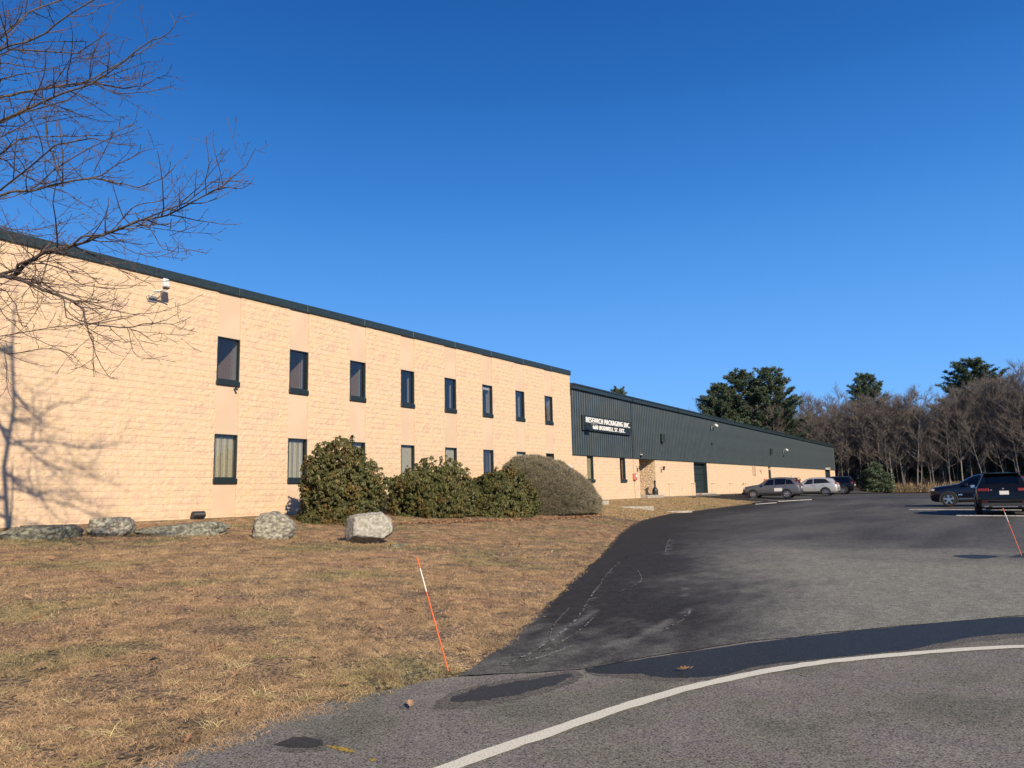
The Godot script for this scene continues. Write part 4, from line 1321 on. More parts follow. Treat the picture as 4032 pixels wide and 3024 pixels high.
func make_cars() -> void:
	# the grey crossover with a white door placard
	var spec := {"st": compact_suv(), "paint": lin(0.155, 0.158, 0.172), "metal": 0.55, "rough": 0.38, "wheels": [1.36, -1.26], "wr": 0.345, "spokes": 7, "handles": [-0.32, -1.16], "handle_y": 0.93, "mirror": [0.55, 1.10],
		"side": [[0.62, -0.28, 6.2, 7.85, -0.42, 0.0], [-0.34, -1.16, 6.2, 7.9, 0.0, -0.05], [-1.22, -1.86, 6.25, 7.75, 0.0, 0.28]], "screen": [0.90, 0.16], "rear": [-1.96, -2.16],
		"lamps": [["tail_light", Vector3(-2.03, 1.28, 0.66), Vector3(0.12, 0.50, 0.10), M.red_lamp, 0.25, -1.0, 0.32], ["tail_light", Vector3(-2.03, 1.28, 0.66), Vector3(0.12, 0.50, 0.10), M.red_lamp, 0.25, 1.0, 0.32], ["tail_light", Vector3(-2.18, 0.96, 0.74), Vector3(0.10, 0.24, 0.16), M.red_lamp, 0.3], ["headlight", Vector3(2.02, 0.80, 0.66), Vector3(0.34, 0.15, 0.22), M.clear_lamp, -0.55]],
		"extras": [["licence_plate", Vector3(-2.29, 0.86, 0), Vector3(0.02, 0.16, 0.32), M.plate, 0.004], ["bumper", Vector3(-2.2, 0.5, 0), Vector3(0.22, 0.2, 1.5), M.trim, 0.05], ["front_bumper", Vector3(2.2, 0.42, 0), Vector3(0.24, 0.24, 1.36), M.trim, 0.06], ["spoiler", Vector3(-1.98, 1.605, 0), Vector3(0.26, 0.04, 1.1), null, 0.015], ["grille", Vector3(2.25, 0.66, 0), Vector3(0.06, 0.16, 0.8), M.dark_metal, 0.02], ["antenna", Vector3(-1.55, 1.74, 0.0), Vector3(0.02, 0.16, 0.02), M.black, 0.0, 0.5], ["door_placard", Vector3(-0.62, 0.70, -0.912), Vector3(0.62, 0.26, 0.008), M.white, 0.002]]}
	make_car("grey_crossover", "medium grey crossover with a white placard on its door, parked nose to the wall", spot(64.42, -16.42, 0.02), PI / 2 + 0.06, spec)
	# silver crossover with a kicked-up rear window
	var st2 := [[2.38, 0.42, 0.55, 0.68, 0.74, 0.42], [2.30, 0.34, 0.74, 0.76, 0.86, 0.60], [2.1, 0.26, 0.87, 0.84, 0.98, 0.72], [1.6, 0.24, 0.935, 0.93, 1.07, 0.76], [1.05, 0.24, 0.94, 1.00, 1.13, 0.75], [0.8, 0.24, 0.94, 1.02, 1.22, 0.72], [0.3, 0.24, 0.94, 1.04, 1.52, 0.64], [-0.1, 0.24, 0.94, 1.06, 1.655, 0.62], [-0.6, 0.24, 0.94, 1.08, 1.69, 0.61], [-1.2, 0.25, 0.94, 1.11, 1.67, 0.60], [-1.7, 0.27, 0.93, 1.15, 1.60, 0.59], [-2.0, 0.30, 0.91, 1.18, 1.52, 0.59], [-2.16, 0.32, 0.89, 1.14, 1.32, 0.64], [-2.30, 0.35, 0.86, 1.02, 1.10, 0.68], [-2.38, 0.42, 0.80, 0.84, 0.92, 0.66], [-2.40, 0.50, 0.70, 0.70, 0.75, 0.60]]
	spec = {"st": st2, "paint": lin(0.54, 0.54, 0.52), "metal": 0.5, "rough": 0.36, "wheels": [1.45, -1.375], "wr": 0.37, "spokes": 9, "handles": [-0.35, -1.2], "handle_y": 0.98, "mirror": [0.45, 1.12],
		"side": [[0.52, -0.34, 6.2, 7.85, -0.40, 0.0], [-0.40, -1.85, 6.25, 7.85, 0.0, 0.45]], "screen": [0.78, 0.0], "rear": [-2.02, -2.24],
		"lamps": [["tail_light", Vector3(-2.20, 1.10, 0.74), Vector3(0.22, 0.20, 0.20), M.red_lamp, 0.5], ["headlight", Vector3(2.1, 0.82, 0.68), Vector3(0.3, 0.16, 0.2), M.clear_lamp, -0.5]],
		"extras": [["licence_plate", Vector3(-2.40, 0.92, 0), Vector3(0.03, 0.16, 0.32), M.plate, 0.004], ["bumper", Vector3(-2.3, 0.45, 0), Vector3(0.22, 0.16, 1.5), M.trim, 0.05], ["exhaust", Vector3(-2.36, 0.36, 0.5), Vector3(0.14, 0.07, 0.1), M.chrome, 0.02], ["exhaust", Vector3(-2.36, 0.36, -0.5), Vector3(0.14, 0.07, 0.1), M.chrome, 0.02]]}
	make_car("silver_crossover", "silver crossover with rounded tail parked beyond the grey one", spot(73.85, -15.38, 0.02), PI / 2 + 0.03, spec)
	# big dark suv furthest along the wall
	var st3 := [[2.42, 0.44, 0.62, 0.80, 0.90, 0.50], [2.34, 0.34, 0.82, 0.88, 1.02, 0.68], [2.0, 0.28, 0.94, 0.96, 1.10, 0.78], [1.3, 0.28, 0.965, 1.05, 1.18, 0.78], [0.95, 0.28, 0.965, 1.08, 1.26, 0.76], [0.45, 0.28, 0.965, 1.09, 1.62, 0.68], [0.1, 0.28, 0.965, 1.10, 1.74, 0.66], [-0.6, 0.28, 0.965, 1.11, 1.78, 0.66], [-1.5, 0.29, 0.96, 1.12, 1.77, 0.65], [-2.1, 0.31, 0.94, 1.13, 1.73, 0.64], [-2.28, 0.33, 0.92, 1.12, 1.50, 0.67], [-2.40, 0.37, 0.89, 1.06, 1.16, 0.70], [-2.46, 0.44, 0.82, 0.90, 0.96, 0.68]]
	spec = {"st": st3, "paint": lin(0.006, 0.006, 0.008), "wheels": [1.5, -1.42], "wr": 0.385, "spokes": 6, "handles": [-0.3, -1.2], "handle_y": 1.02, "mirror": [0.6, 1.2], "handle_mat": M.trim,
		"side": [[0.66, -0.28, 6.2, 7.85, -0.36, 0.0], [-0.34, -1.22, 6.2, 7.85, 0.0, 0.0], [-1.28, -2.12, 6.25, 7.8, 0.0, 0.14]], "screen": [0.92, 0.14], "rear": [-2.14, -2.36],
		"lamps": [["tail_light", Vector3(-2.31, 1.16, 0.78), Vector3(0.18, 0.13, 0.26), M.red_lamp, 0.3], ["headlight", Vector3(2.2, 0.9, 0.72), Vector3(0.26, 0.16, 0.26), M.clear_lamp, -0.4]],
		"extras": [["licence_plate", Vector3(-2.46, 0.94, 0), Vector3(0.03, 0.16, 0.32), M.plate, 0.004], ["bumper", Vector3(-2.38, 0.52, 0), Vector3(0.2, 0.2, 1.6), M.trim, 0.05], ["exhaust", Vector3(-2.44, 0.42, 0.62), Vector3(0.14, 0.08, 0.12), M.chrome, 0.02], ["exhaust", Vector3(-2.44, 0.42, -0.62), Vector3(0.14, 0.08, 0.12), M.chrome, 0.02]], "rails": [[-0.1, -1.9, 1.81, 0.6, M.trim]]}
	make_car("black_suv", "large black suv parked furthest along the warehouse wall", spot(84.35, -15.75, 0.02), PI / 2, spec)
	# dark blue crossover on the right, seen from its side
	var st4 := [[2.30, 0.40, 0.56, 0.72, 0.80, 0.44], [2.24, 0.30, 0.74, 0.80, 0.92, 0.62], [2.05, 0.24, 0.87, 0.88, 1.02, 0.72], [1.6, 0.23, 0.925, 0.97, 1.09, 0.76], [1.12, 0.23, 0.93, 1.03, 1.15, 0.76], [0.9, 0.23, 0.93, 1.05, 1.20, 0.74], [0.4, 0.23, 0.93, 1.07, 1.50, 0.66], [0.02, 0.23, 0.93, 1.08, 1.645, 0.63], [-0.5, 0.23, 0.93, 1.09, 1.685, 0.62], [-1.2, 0.24, 0.93, 1.11, 1.67, 0.61], [-1.75, 0.27, 0.92, 1.14, 1.60, 0.60], [-2.0, 0.29, 0.90, 1.15, 1.50, 0.61], [-2.16, 0.32, 0.87, 1.10, 1.22, 0.66], [-2.26, 0.36, 0.84, 0.98, 1.05, 0.68], [-2.31, 0.44, 0.76, 0.76, 0.82, 0.64]]
	spec = {"st": st4, "paint": lin(0.005, 0.006, 0.014), "wheels": [1.42, -1.25], "wr": 0.36, "spokes": 5, "handles": [-0.35, -1.2], "handle_y": 1.0, "mirror": [0.55, 1.14], "handle_mat": M.chrome,
		"side": [[0.70, -0.30, 6.2, 7.85, -0.42, 0.0], [-0.36, -1.2, 6.2, 7.85, 0.0, -0.02], [-1.26, -1.85, 6.3, 7.7, 0.0, 0.3]], "screen": [0.88, 0.08], "rear": [-2.02, -2.14],
		"lamps": [["tail_light", Vector3(-2.0, 1.32, 0.72), Vector3(0.24, 0.42, 0.10), M.red_lamp, 0.2], ["tail_light", Vector3(-2.16, 1.06, 0.74), Vector3(0.2, 0.16, 0.18), M.red_lamp, 0.35], ["headlight", Vector3(2.06, 0.88, 0.68), Vector3(0.46, 0.12, 0.2), M.clear_lamp, -0.5], ["fog_light", Vector3(2.16, 0.52, 0.66), Vector3(0.12, 0.1, 0.16), M.clear_lamp, -0.6]],
		"extras": [["licence_plate", Vector3(-2.31, 0.86, 0), Vector3(0.03, 0.16, 0.32), M.plate, 0.004], ["grille", Vector3(2.27, 0.68, 0), Vector3(0.08, 0.24, 0.9), M.chrome, 0.03], ["door_trim", Vector3(0.02, 0.40, -0.938), Vector3(1.9, 0.03, 0.02), M.chrome, 0.006], ["fender_badge", Vector3(0.86, 0.62, -0.935), Vector3(0.2, 0.08, 0.02), M.chrome, 0.006]], "rails": [[-0.1, -1.6, 1.72, 0.58, M.trim]]}
	make_car("blue_crossover", "very dark blue crossover parked behind the black suv, nose to the left", spot(48.55, -1.50, 0.02), PI / 2 + 0.02, spec)
	# black suv seen square from behind
	var st5 := [[2.46, 0.44, 0.66, 0.78, 0.88, 0.52], [2.38, 0.34, 0.84, 0.88, 1.02, 0.70], [2.0, 0.27, 0.96, 0.98, 1.12, 0.80], [1.3, 0.26, 0.995, 1.06, 1.20, 0.80], [0.95, 0.26, 1.0, 1.09, 1.28, 0.78], [0.4, 0.26, 1.0, 1.10, 1.62, 0.70], [0.05, 0.26, 1.0, 1.11, 1.73, 0.68], [-0.7, 0.26, 1.0, 1.12, 1.765, 0.68], [-1.5, 0.27, 1.0, 1.13, 1.75, 0.68], [-2.02, 0.28, 0.985, 1.14, 1.71, 0.68], [-2.16, 0.29, 0.975, 1.14, 1.56, 0.715], [-2.30, 0.30, 0.96, 1.12, 1.22, 0.80], [-2.38, 0.32, 0.95, 1.04, 1.10, 0.82], [-2.44, 0.36, 0.92, 0.84, 0.92, 0.82], [-2.47, 0.42, 0.86, 0.62, 0.70, 0.78]]
	spec = {"st": st5, "paint": lin(0.006, 0.0065, 0.007), "wheels": [1.49, -1.49], "wr": 0.38, "spokes": 5, "handles": [-0.3, -1.2], "handle_y": 1.05, "mirror": [0.6, 1.2], "handle_mat": M.trim, "cladding": false,
		"side": [[0.66, -0.3, 6.2, 7.85, -0.36, 0.0], [-0.36, -1.25, 6.2, 7.85, 0.0, 0.0], [-1.31, -2.0, 6.25, 7.8, 0.0, 0.15]], "screen": [0.92, 0.1], "rear": [-2.05, -2.27],
		"lamps": [["tail_light", Vector3(-2.37, 1.05, 0.70), Vector3(0.10, 0.13, 0.42), M.red_lamp, 0.12], ["reflector", Vector3(-2.455, 0.56, 0.72), Vector3(0.04, 0.05, 0.26), M.red_lamp, 0.05], ["headlight", Vector3(2.25, 0.9, 0.74), Vector3(0.26, 0.14, 0.26), M.clear_lamp, -0.4]],
		"extras": [["licence_plate", Vector3(-2.43, 0.93, 0.02), Vector3(0.05, 0.155, 0.33), M.plate, 0.004], ["tailgate_badge", Vector3(-2.39, 1.095, 0.0), Vector3(0.05, 0.085, 0.085), M.chrome, 0.03], ["tailgate_badge", Vector3(-2.41, 1.05, -0.42), Vector3(0.03, 0.06, 0.06), M.chrome, 0.01], ["lower_bumper", Vector3(-2.44, 0.42, 0), Vector3(0.14, 0.2, 1.7), M.trim, 0.05], ["skid_plate", Vector3(-2.47, 0.36, 0), Vector3(0.12, 0.04, 0.9), M.grey_metal, 0.01], ["bumper_line", Vector3(-2.475, 0.62, 0), Vector3(0.03, 0.03, 1.6), M.dark_metal, 0.008], ["spoiler", Vector3(-2.1, 1.725, 0), Vector3(0.28, 0.04, 1.3), null, 0.015], ["antenna_fin", Vector3(-1.5, 1.80, 0), Vector3(0.18, 0.06, 0.04), null, 0.015], ["exhaust", Vector3(-2.49, 0.38, 0.66), Vector3(0.1, 0.07, 0.16), M.chrome, 0.02], ["exhaust", Vector3(-2.49, 0.38, -0.66), Vector3(0.1, 0.07, 0.16), M.chrome, 0.02]], "rails": [[0.0, -1.8, 1.80, 0.62, M.dark_metal]]}
	make_car("black_suv", "black suv seen square from behind at the right edge of the lot", spot(40.2, -0.43, 0.0), 0.05, spec)


# ------------------------------------------------------------------ lot and lawn things
func stake(called: String, label: String, base: Vector3, top: Vector3) -> void:
	var t := thing(called, label, "stake", base, 0.0, "driveway marker stakes")
	var d := top - base
	for q in [["shaft", -0.12, 0.70, M.orange], ["white_band", 0.70, 0.905, M.stake_white], ["tip", 0.905, 1.0, M.orange]]:
		var m := MB.new()
		m.tube(PackedVector3Array([d * q[1], d * q[2]]), PackedFloat32Array([0.0062, 0.0062]), 8, true)
		part(q[0], m.mesh(), q[3], t)
	var cap := MB.new()
	cap.tube(PackedVector3Array([d * 0.965, d * 1.005]), PackedFloat32Array([0.0085, 0.0085]), 8, true)
	part("cap", cap.mesh(), M.orange, t)

func make_lot() -> void:
	make_cars()
	stake("marker_stake", "leaning orange driveway stake with white band at the lawn corner", spot(5.70, -4.42), Vector3(5.51, 1.02, -4.62))
	stake("marker_stake", "leaning orange driveway stake with white band beside the black suv", spot(19.6, 0.03, 0.06), Vector3(19.58, 1.02, -0.20))
	# broken asphalt berm at the foot of the right-hand stake
	var b := MB.new()
	var rr := RandomNumberGenerator.new()
	rr.seed = 3
	var m := 26
	var n := 10
	for i in m + 1:
		for j in n + 1:
			var u := float(i) / m
			var w := float(j) / n
			var x := 19.25 + 2.6 * u
			var z := 0.55 + (w - 0.5) * 1.5 + 0.7 * u
			var hgt := 0.12 * sin(PI * clampf(u * 1.05, 0, 1)) * sin(PI * w) * (0.7 + 0.5 * noise_c.get_noise_2d(x * 2.0, z * 2.0))
			b.v.append(Vector3(x, land(x, z) + 0.012 + maxf(0.0, hgt), z))
			b.n.append(Vector3.UP)
	for i in m:
		for j in n:
			var k := i * (n + 1) + j
			b.idx.append_array(PackedInt32Array([k, k + n + 1, k + 1, k + 1, k + n + 1, k + n + 2]))
	var st := SurfaceTool.new()
	st.create_from(b.mesh(), 0)
	st.generate_normals()
	tag(part("asphalt_berm", st.commit(), M.damp, self), "low broken asphalt berm under the right-hand stake", "berm")
	# concrete kerb pieces of the walk to the entrance
	for q in [[38.7, -20.35, 40.6, -19.75, 0.20, "highest pale concrete kerb block of the walk near the wall"], [39.6, -19.2, 41.0, -17.1, 0.11, "middle pale concrete kerb block of the walk in the grass"], [41.1, -16.95, 42.3, -15.35, 0.035, "lowest pale concrete kerb strip meeting the driveway"]]:
		var a := Vector3(q[0], land(q[0], q[1]), q[1])
		var c := Vector3(q[2], land(q[2], q[3]), q[3])
		var d := c - a
		var o := part("concrete_kerb", box_mesh(Vector3(d.length(), q[4] + 0.2, 0.32), 0.025), M.concrete, self)
		o.position = (a + c) * 0.5 + Vector3(0, q[4] * 0.5 - 0.1, 0)
		o.rotation.y = -atan2(d.z, d.x)
		tag(o, q[5], "kerb", "concrete kerbs of the walk")
	# painted bay lines built as low raised strips; the height is added
	for q in [[44.35, -4.5, 42.9, 0.8, "painted white bay line built raised in front of the dark blue crossover"], [38.0, -2.1, 37.3, 1.6, "painted white bay line built raised under the black suv on the right"], [53.6, -14.85, 56.1, -14.1, "short painted white bay line built raised at the tip of the grass island"], [61.8, -12.9, 58.6, -14.6, "painted white bay line built raised just in front of the grey crossover"]]:
		var a := Vector3(q[0], land(q[0], q[1]), q[1])
		var c := Vector3(q[2], land(q[2], q[3]), q[3])
		var d := c - a
		var o := part("raised_bay_line", box_mesh(Vector3(d.length(), 0.10, 0.12), 0.012), M.faded, self)
		o.position = (a + c) * 0.5 + Vector3(0, -0.012, 0)
		o.rotation = Vector3(0, -atan2(d.z, d.x), asin(d.y / d.length()))
		tag(o, q[4], "kerb", "painted white bay lines built raised")
	# gravel strip along the foot of the warehouse wall
	var gs := ribbon([Vector2(53.2, -21.25), Vector2(57.0, -21.2), Vector2(62, -20.75), Vector2(66, -21.0), Vector2(76.0, -21.1)], 0.75, 0.035, 0.5, 0.3)
	M.gravel = grained(lin(0.42, 0.36, 0.28), 0.95, noise_tex(512, 0.15, [[0.1, grey(0.4)], [0.5, grey(0.85)], [1.0, grey(1.0)]], 44, 3), 0.8)
	setting("gravel_strip", gs.mesh(), M.gravel)


# boulders: a lumpy ball cut by planes so that it has faces and edges
func boulder(size: Vector3, seed_: int, cuts: Array, lumps: float) -> ArrayMesh:
	var f := FastNoiseLite.new()
	f.seed = seed_
	f.frequency = 1.1
	f.fractal_octaves = 5
	f.fractal_gain = 0.55
	var s := SphereMesh.new()
	s.radius = 1.0
	s.height = 2.0
	s.radial_segments = 72
	s.rings = 44
	var arr := s.get_mesh_arrays()
	var vs: PackedVector3Array = arr[Mesh.ARRAY_VERTEX]
	for i in vs.size():
		var d := vs[i].normalized()
		var r := 1.0 + lumps * f.get_noise_3dv(d * 1.2)
		for c in cuts:
			var k: float = d.dot(c[0].normalized())
			if k > 0.05: r = minf(r, c[1] / k + 0.03 * f.get_noise_3dv(d * 4.0))
		var q := d * r * size * 0.5
		q += d * 0.035 * size.y * f.get_noise_3dv(d * 5.0) + d * 0.015 * size.y * f.get_noise_3dv(d * 13.0)
		vs[i] = q
	arr[Mesh.ARRAY_VERTEX] = vs
	arr[Mesh.ARRAY_TANGENT] = null
	var am := ArrayMesh.new()
	am.add_surface_from_arrays(Mesh.PRIMITIVE_TRIANGLES, arr)
	var st := SurfaceTool.new()
	st.create_from(am, 0)
	st.generate_normals()
	return st.commit()

func stone_mat(a: Color, b: Color, c: Color, seed_: int) -> StandardMaterial3D:
	return grained(Color(1, 1, 1), 0.92, noise_tex(512, 0.018, [[0.15, a.linear_to_srgb()], [0.36, a.lerp(b, 0.7).linear_to_srgb()], [0.5, b.linear_to_srgb()], [0.58, b.lerp(c, 0.2).linear_to_srgb()], [0.66, c.linear_to_srgb()], [1.0, c.linear_to_srgb()]], seed_, 7), 1.0, normal_tex(512, 0.03, 9.0, seed_ + 1, 5), 1.0)

func rock(label: String, x: float, z: float, size: Vector3, sink: float, seed_: int, cuts: Array, lumps: float, m: Material, turn := 0.0, tilt := 0.0) -> void:
	var o := part("boulder", boulder(size, seed_, cuts, lumps), m, self)
	o.position = spot(x, z, size.y * 0.5 - sink)
	o.rotation = Vector3(0, turn, tilt)
	tag(o, label, "boulder", "boulders along the lawn")

func make_garden() -> void:
	var mossy := stone_mat(Color(0.055, 0.052, 0.042), Color(0.14, 0.132, 0.10), Color(0.33, 0.34, 0.26), 51)
	var pale := stone_mat(Color(0.17, 0.15, 0.125), Color(0.33, 0.31, 0.26), Color(0.46, 0.46, 0.39), 53)
	var lichen := stone_mat(Color(0.06, 0.05, 0.042), Color(0.20, 0.175, 0.14), Color(0.42, 0.42, 0.33), 55)
	rock("long low grey-green boulder at the left edge, shaded by the tree", 9.0, -18.55, Vector3(1.6, 0.66, 1.1), 0.27, 3, [[Vector3(0, 1, 0.1), 0.62], [Vector3(0.9, -0.2, 0.5), 0.8]], 0.35, mossy, -0.55)
	rock("rounded dark mossy boulder with white lichen spots beside the long one", 10.45, -18.35, Vector3(1.02, 0.66, 0.86), 0.16, 8, [[Vector3(0, 1, 0), 0.75], [Vector3(0.2, 0.1, 1), 0.8]], 0.25, lichen, -0.55)
	rock("long flat grey boulder lying low in the grass, middle of the row", 11.85, -17.55, Vector3(2.15, 0.6, 1.1), 0.23, 12, [[Vector3(-0.25, 1, 0), 0.6], [Vector3(0, 0.3, 1), 0.75]], 0.3, mossy, -0.60)
	rock("upright rounded lichen-spotted boulder between the low row and the white one", 12.95, -15.5, Vector3(1.1, 0.86, 0.85), 0.2, 17, [[Vector3(0, 0.15, 1), 0.72], [Vector3(-1, 0.1, 0), 0.85], [Vector3(0, -1, 0), 0.8]], 0.16, lichen, -0.62)
	rock("large angular whitish boulder in front of the first rhododendron", 14.15, -13.35, Vector3(1.42, 0.98, 0.95), 0.10, 21, [[Vector3(0.05, 0.25, 1), 0.58], [Vector3(-1, 0.1, 0.15), 0.72], [Vector3(-0.1, 1, 0.1), 0.66], [Vector3(0.75, 0.75, 0.1), 0.78], [Vector3(0.7, -0.75, 0.2), 0.72], [Vector3(-0.15, -1, 0.45), 0.66], [Vector3(1, 0.1, 0.1), 0.74], [Vector3(0.3, 0.1, 1), 0.66]], 0.2, pale, -0.62)
	rock("small flat greenish stone at the foot of the white boulder", 14.25, -12.55, Vector3(0.5, 0.14, 0.32), 0.06, 25, [[Vector3(0, 1, 0), 0.6]], 0.2, mossy, 0.3)
	rock("small pale stone just behind the white boulder", 15.4, -14.6, Vector3(0.36, 0.2, 0.3), 0.05, 27, [[Vector3(0, 1, 0), 0.7]], 0.2, pale, 0.8)

	# rhododendrons: whorls of drooping leaves on a dome
	shrub("rhododendron", "tall rounded rhododendron with drooping leaves, nearest the first windows", Vector3(18.25, 0, -18.55), Vector3(1.42, 2.5, 1.35), 3800, 5, 0)
	shrub("rhododendron", "broad rhododendron in the middle of the planting, left of the clipped dome", Vector3(23.9, 0, -19.15), Vector3(1.95, 2.12, 1.6), 4400, 6, 0)
	shrub("rhododendron", "lower rhododendron growing against the clipped grey dome shrub", Vector3(26.9, 0, -17.95), Vector3(1.62, 1.95, 1.45), 3700, 7, 0)
	shrub("clipped_shrub", "large clipped dome shrub of fine grey-green twigs at the right of the planting", Vector3(31.85, 0, -18.45), Vector3(3.0, 2.6, 2.25), 34000, 8, 1)
	make_litter()

func leaf_whorl(r: RandomNumberGenerator, kind: int) -> MB:
	var m := MB.new()
	m.tinted = true
	if kind == 0:
		for k in 10:
			var a := TAU * k / 10.0 + r.randf_range(-0.25, 0.25)
			var droop := r.randf_range(0.25, 1.25)
			var l := r.randf_range(0.10, 0.155)
			var w := l * 0.15
			var d := Vector3(cos(a) * cos(droop), -sin(droop), sin(a) * cos(droop))
			var s := Vector3(-sin(a), 0, cos(a))
			var up := s.cross(d)
			if up.y < 0: up = -up
			var g := r.randf_range(0.75, 1.3)
			m.tint = Color(0.078 * g, 0.090 * g, 0.030 * g).lerp(Color(0.19 * g, 0.145 * g, 0.06 * g), clampf(r.randf() * 1.2 - 0.55, 0, 1))
			var p0 := d * 0.015
			var p1 := d * l * 0.5 - up * l * 0.04
			var p2 := d * l - up * l * 0.22
			m.quad(p0, p1 - s * w + up * 0.004, p2, p1)
			m.quad(p0, p1, p2, p1 + s * w + up * 0.004)
	else:
		for k in 9:
			var d := Vector3(r.randf_range(-0.75, 0.75), r.randf_range(0.2, 1.0), r.randf_range(-0.75, 0.75)).normalized()
			var l := r.randf_range(0.09, 0.20)
			var s := d.cross(Vector3(r.randf_range(-1, 1), 0.3, r.randf_range(-1, 1))).normalized() * 0.008
			var g := r.randf_range(0.6, 1.7)
			m.tint = Color(0.215 * g, 0.185 * g, 0.128 * g) if r.randf() < 0.6 else Color(0.125 * g, 0.14 * g, 0.08 * g)
			m.tri(-s, s, d * l)
			m.tri(d * l * 0.3, d * l * 0.3 + s * 0.7, d * l * 0.5 + s.cross(d) * 5.0)
	return m

func shrub(called: String, label: String, at: Vector3, half: Vector3, count: int, seed_: int, kind: int) -> void:
	var base := spot(at.x, at.z)
	var t := thing(called, label, "shrub", base, 0.0, "shrubs planted in front of the office")
	var r := RandomNumberGenerator.new()
	r.seed = seed_ * 17
	var f := FastNoiseLite.new()
	f.seed = seed_
	f.frequency = 0.9
	# stems
	var st := MB.new()
	st.tinted = true
	st.tint = Color(0.10, 0.075, 0.055)
	for k in 14:
		var a := r.randf() * TAU
		var e := Vector3(cos(a) * half.x * r.randf_range(0.3, 0.8), half.y * r.randf_range(0.35, 0.85), sin(a) * half.z * r.randf_range(0.3, 0.8))
		var p := Vector3(cos(a), 0, sin(a)) * 0.15
		st.tube(PackedVector3Array([p - Vector3(0, 0.1, 0), p.lerp(e, 0.4) - Vector3(0, 0.1, 0), e]), PackedFloat32Array([0.035, 0.025, 0.01]), 5)
	part("stems", st.mesh(), M.bark, t)
	# a shaded thicket of old twigs fills the middle
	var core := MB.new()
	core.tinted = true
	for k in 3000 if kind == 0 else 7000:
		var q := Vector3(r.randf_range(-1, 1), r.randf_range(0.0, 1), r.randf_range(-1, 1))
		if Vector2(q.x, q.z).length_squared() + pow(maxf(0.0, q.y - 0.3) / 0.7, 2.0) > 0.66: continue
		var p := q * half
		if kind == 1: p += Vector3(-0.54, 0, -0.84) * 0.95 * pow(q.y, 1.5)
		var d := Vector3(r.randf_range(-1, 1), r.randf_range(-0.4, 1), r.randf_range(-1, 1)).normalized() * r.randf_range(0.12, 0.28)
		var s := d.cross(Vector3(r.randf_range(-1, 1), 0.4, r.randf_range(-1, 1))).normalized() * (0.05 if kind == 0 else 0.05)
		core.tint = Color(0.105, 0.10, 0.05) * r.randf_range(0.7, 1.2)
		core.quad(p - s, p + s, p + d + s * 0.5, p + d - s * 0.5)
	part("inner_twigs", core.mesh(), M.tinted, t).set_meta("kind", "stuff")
	var shapes := []
	for k in 4: shapes.append(leaf_whorl(r, kind))
	for k in 4:
		var mm := MultiMesh.new()
		mm.transform_format = MultiMesh.TRANSFORM_3D
		mm.use_colors = true
		mm.mesh = shapes[k].mesh()
		mm.instance_count = count / 4
		for i in count / 4:
			var a := r.randf() * TAU
			var y := r.randf_range(-0.12, 1.0)
			var dir: Vector3
			if kind == 0:
				# dome widest a third of the way up
				var lift := clampf(y, 0.0, 1.0)
				dir = Vector3(cos(a), 0, sin(a)) * sqrt(maxf(0.0, 1.0 - pow(absf(lift - 0.26) / 0.76, 1.9))) + Vector3(0, lift, 0)
			else:
				var lift := clampf(y, 0.0, 1.0)
				dir = Vector3(cos(a), 0, sin(a)) * pow(maxf(0.0, 1.0 - pow(lift, 2.0)), 0.5) * (0.93 + 0.07 * minf(1.0, lift * 6.0)) + Vector3(0, lift, 0)
			var out_ := 1.0 + (0.42 if kind == 0 else 0.06) * f.get_noise_3dv(dir * half * (0.8 if kind == 0 else 1.6))
			var deep := pow(r.randf(), 2.2) * (0.36 if kind == 0 else 0.10)
			var p := dir * half * out_ * (1.0 - deep)
			p.y = maxf(p.y, 0.04)
			if kind == 1: p += Vector3(-0.54, 0, -0.84) * 0.95 * pow(clampf(p.y / half.y, 0, 1), 1.5)
			var up := (dir * Vector3(1, 0.8, 1) + Vector3(0, 0.55 if kind == 0 else 0.15, 0)).normalized()
			var bx := up.cross(Vector3(r.randf_range(-1, 1), r.randf_range(-1, 1), r.randf_range(-1, 1))).normalized()
			var sc := r.randf_range(0.6, 1.4) * (0.95 if kind == 0 else 1.0)
			mm.set_instance_transform(i, Transform3D(Basis(bx, up, bx.cross(up)).scaled(Vector3(sc, sc, sc)), p))
			var g := 1.0 + 0.45 * f.get_noise_3dv(p * (2.2 if kind == 0 else 5.0))
			# sunburnt bronze leaves come in patches, mostly on the exposed outside
			var bronze := clampf(f.get_noise_3dv(p * 1.4 + Vector3(40, 0, 0)) * 1.7, 0.0, 1.0) if kind == 0 else 0.0
			mm.set_instance_color(i, Color(g * lerpf(1.0, 1.55, bronze), g * lerpf(1.0, 1.0, bronze), g * lerpf(1.0, 0.9, bronze)))
		var o := MultiMeshInstance3D.new()
		o.name = "foliage"
		o.multimesh = mm
		o.material_override = M.leaf if kind == 0 else M.tinted
		o.set_meta("kind", "stuff")
		t.add_child(o, true)

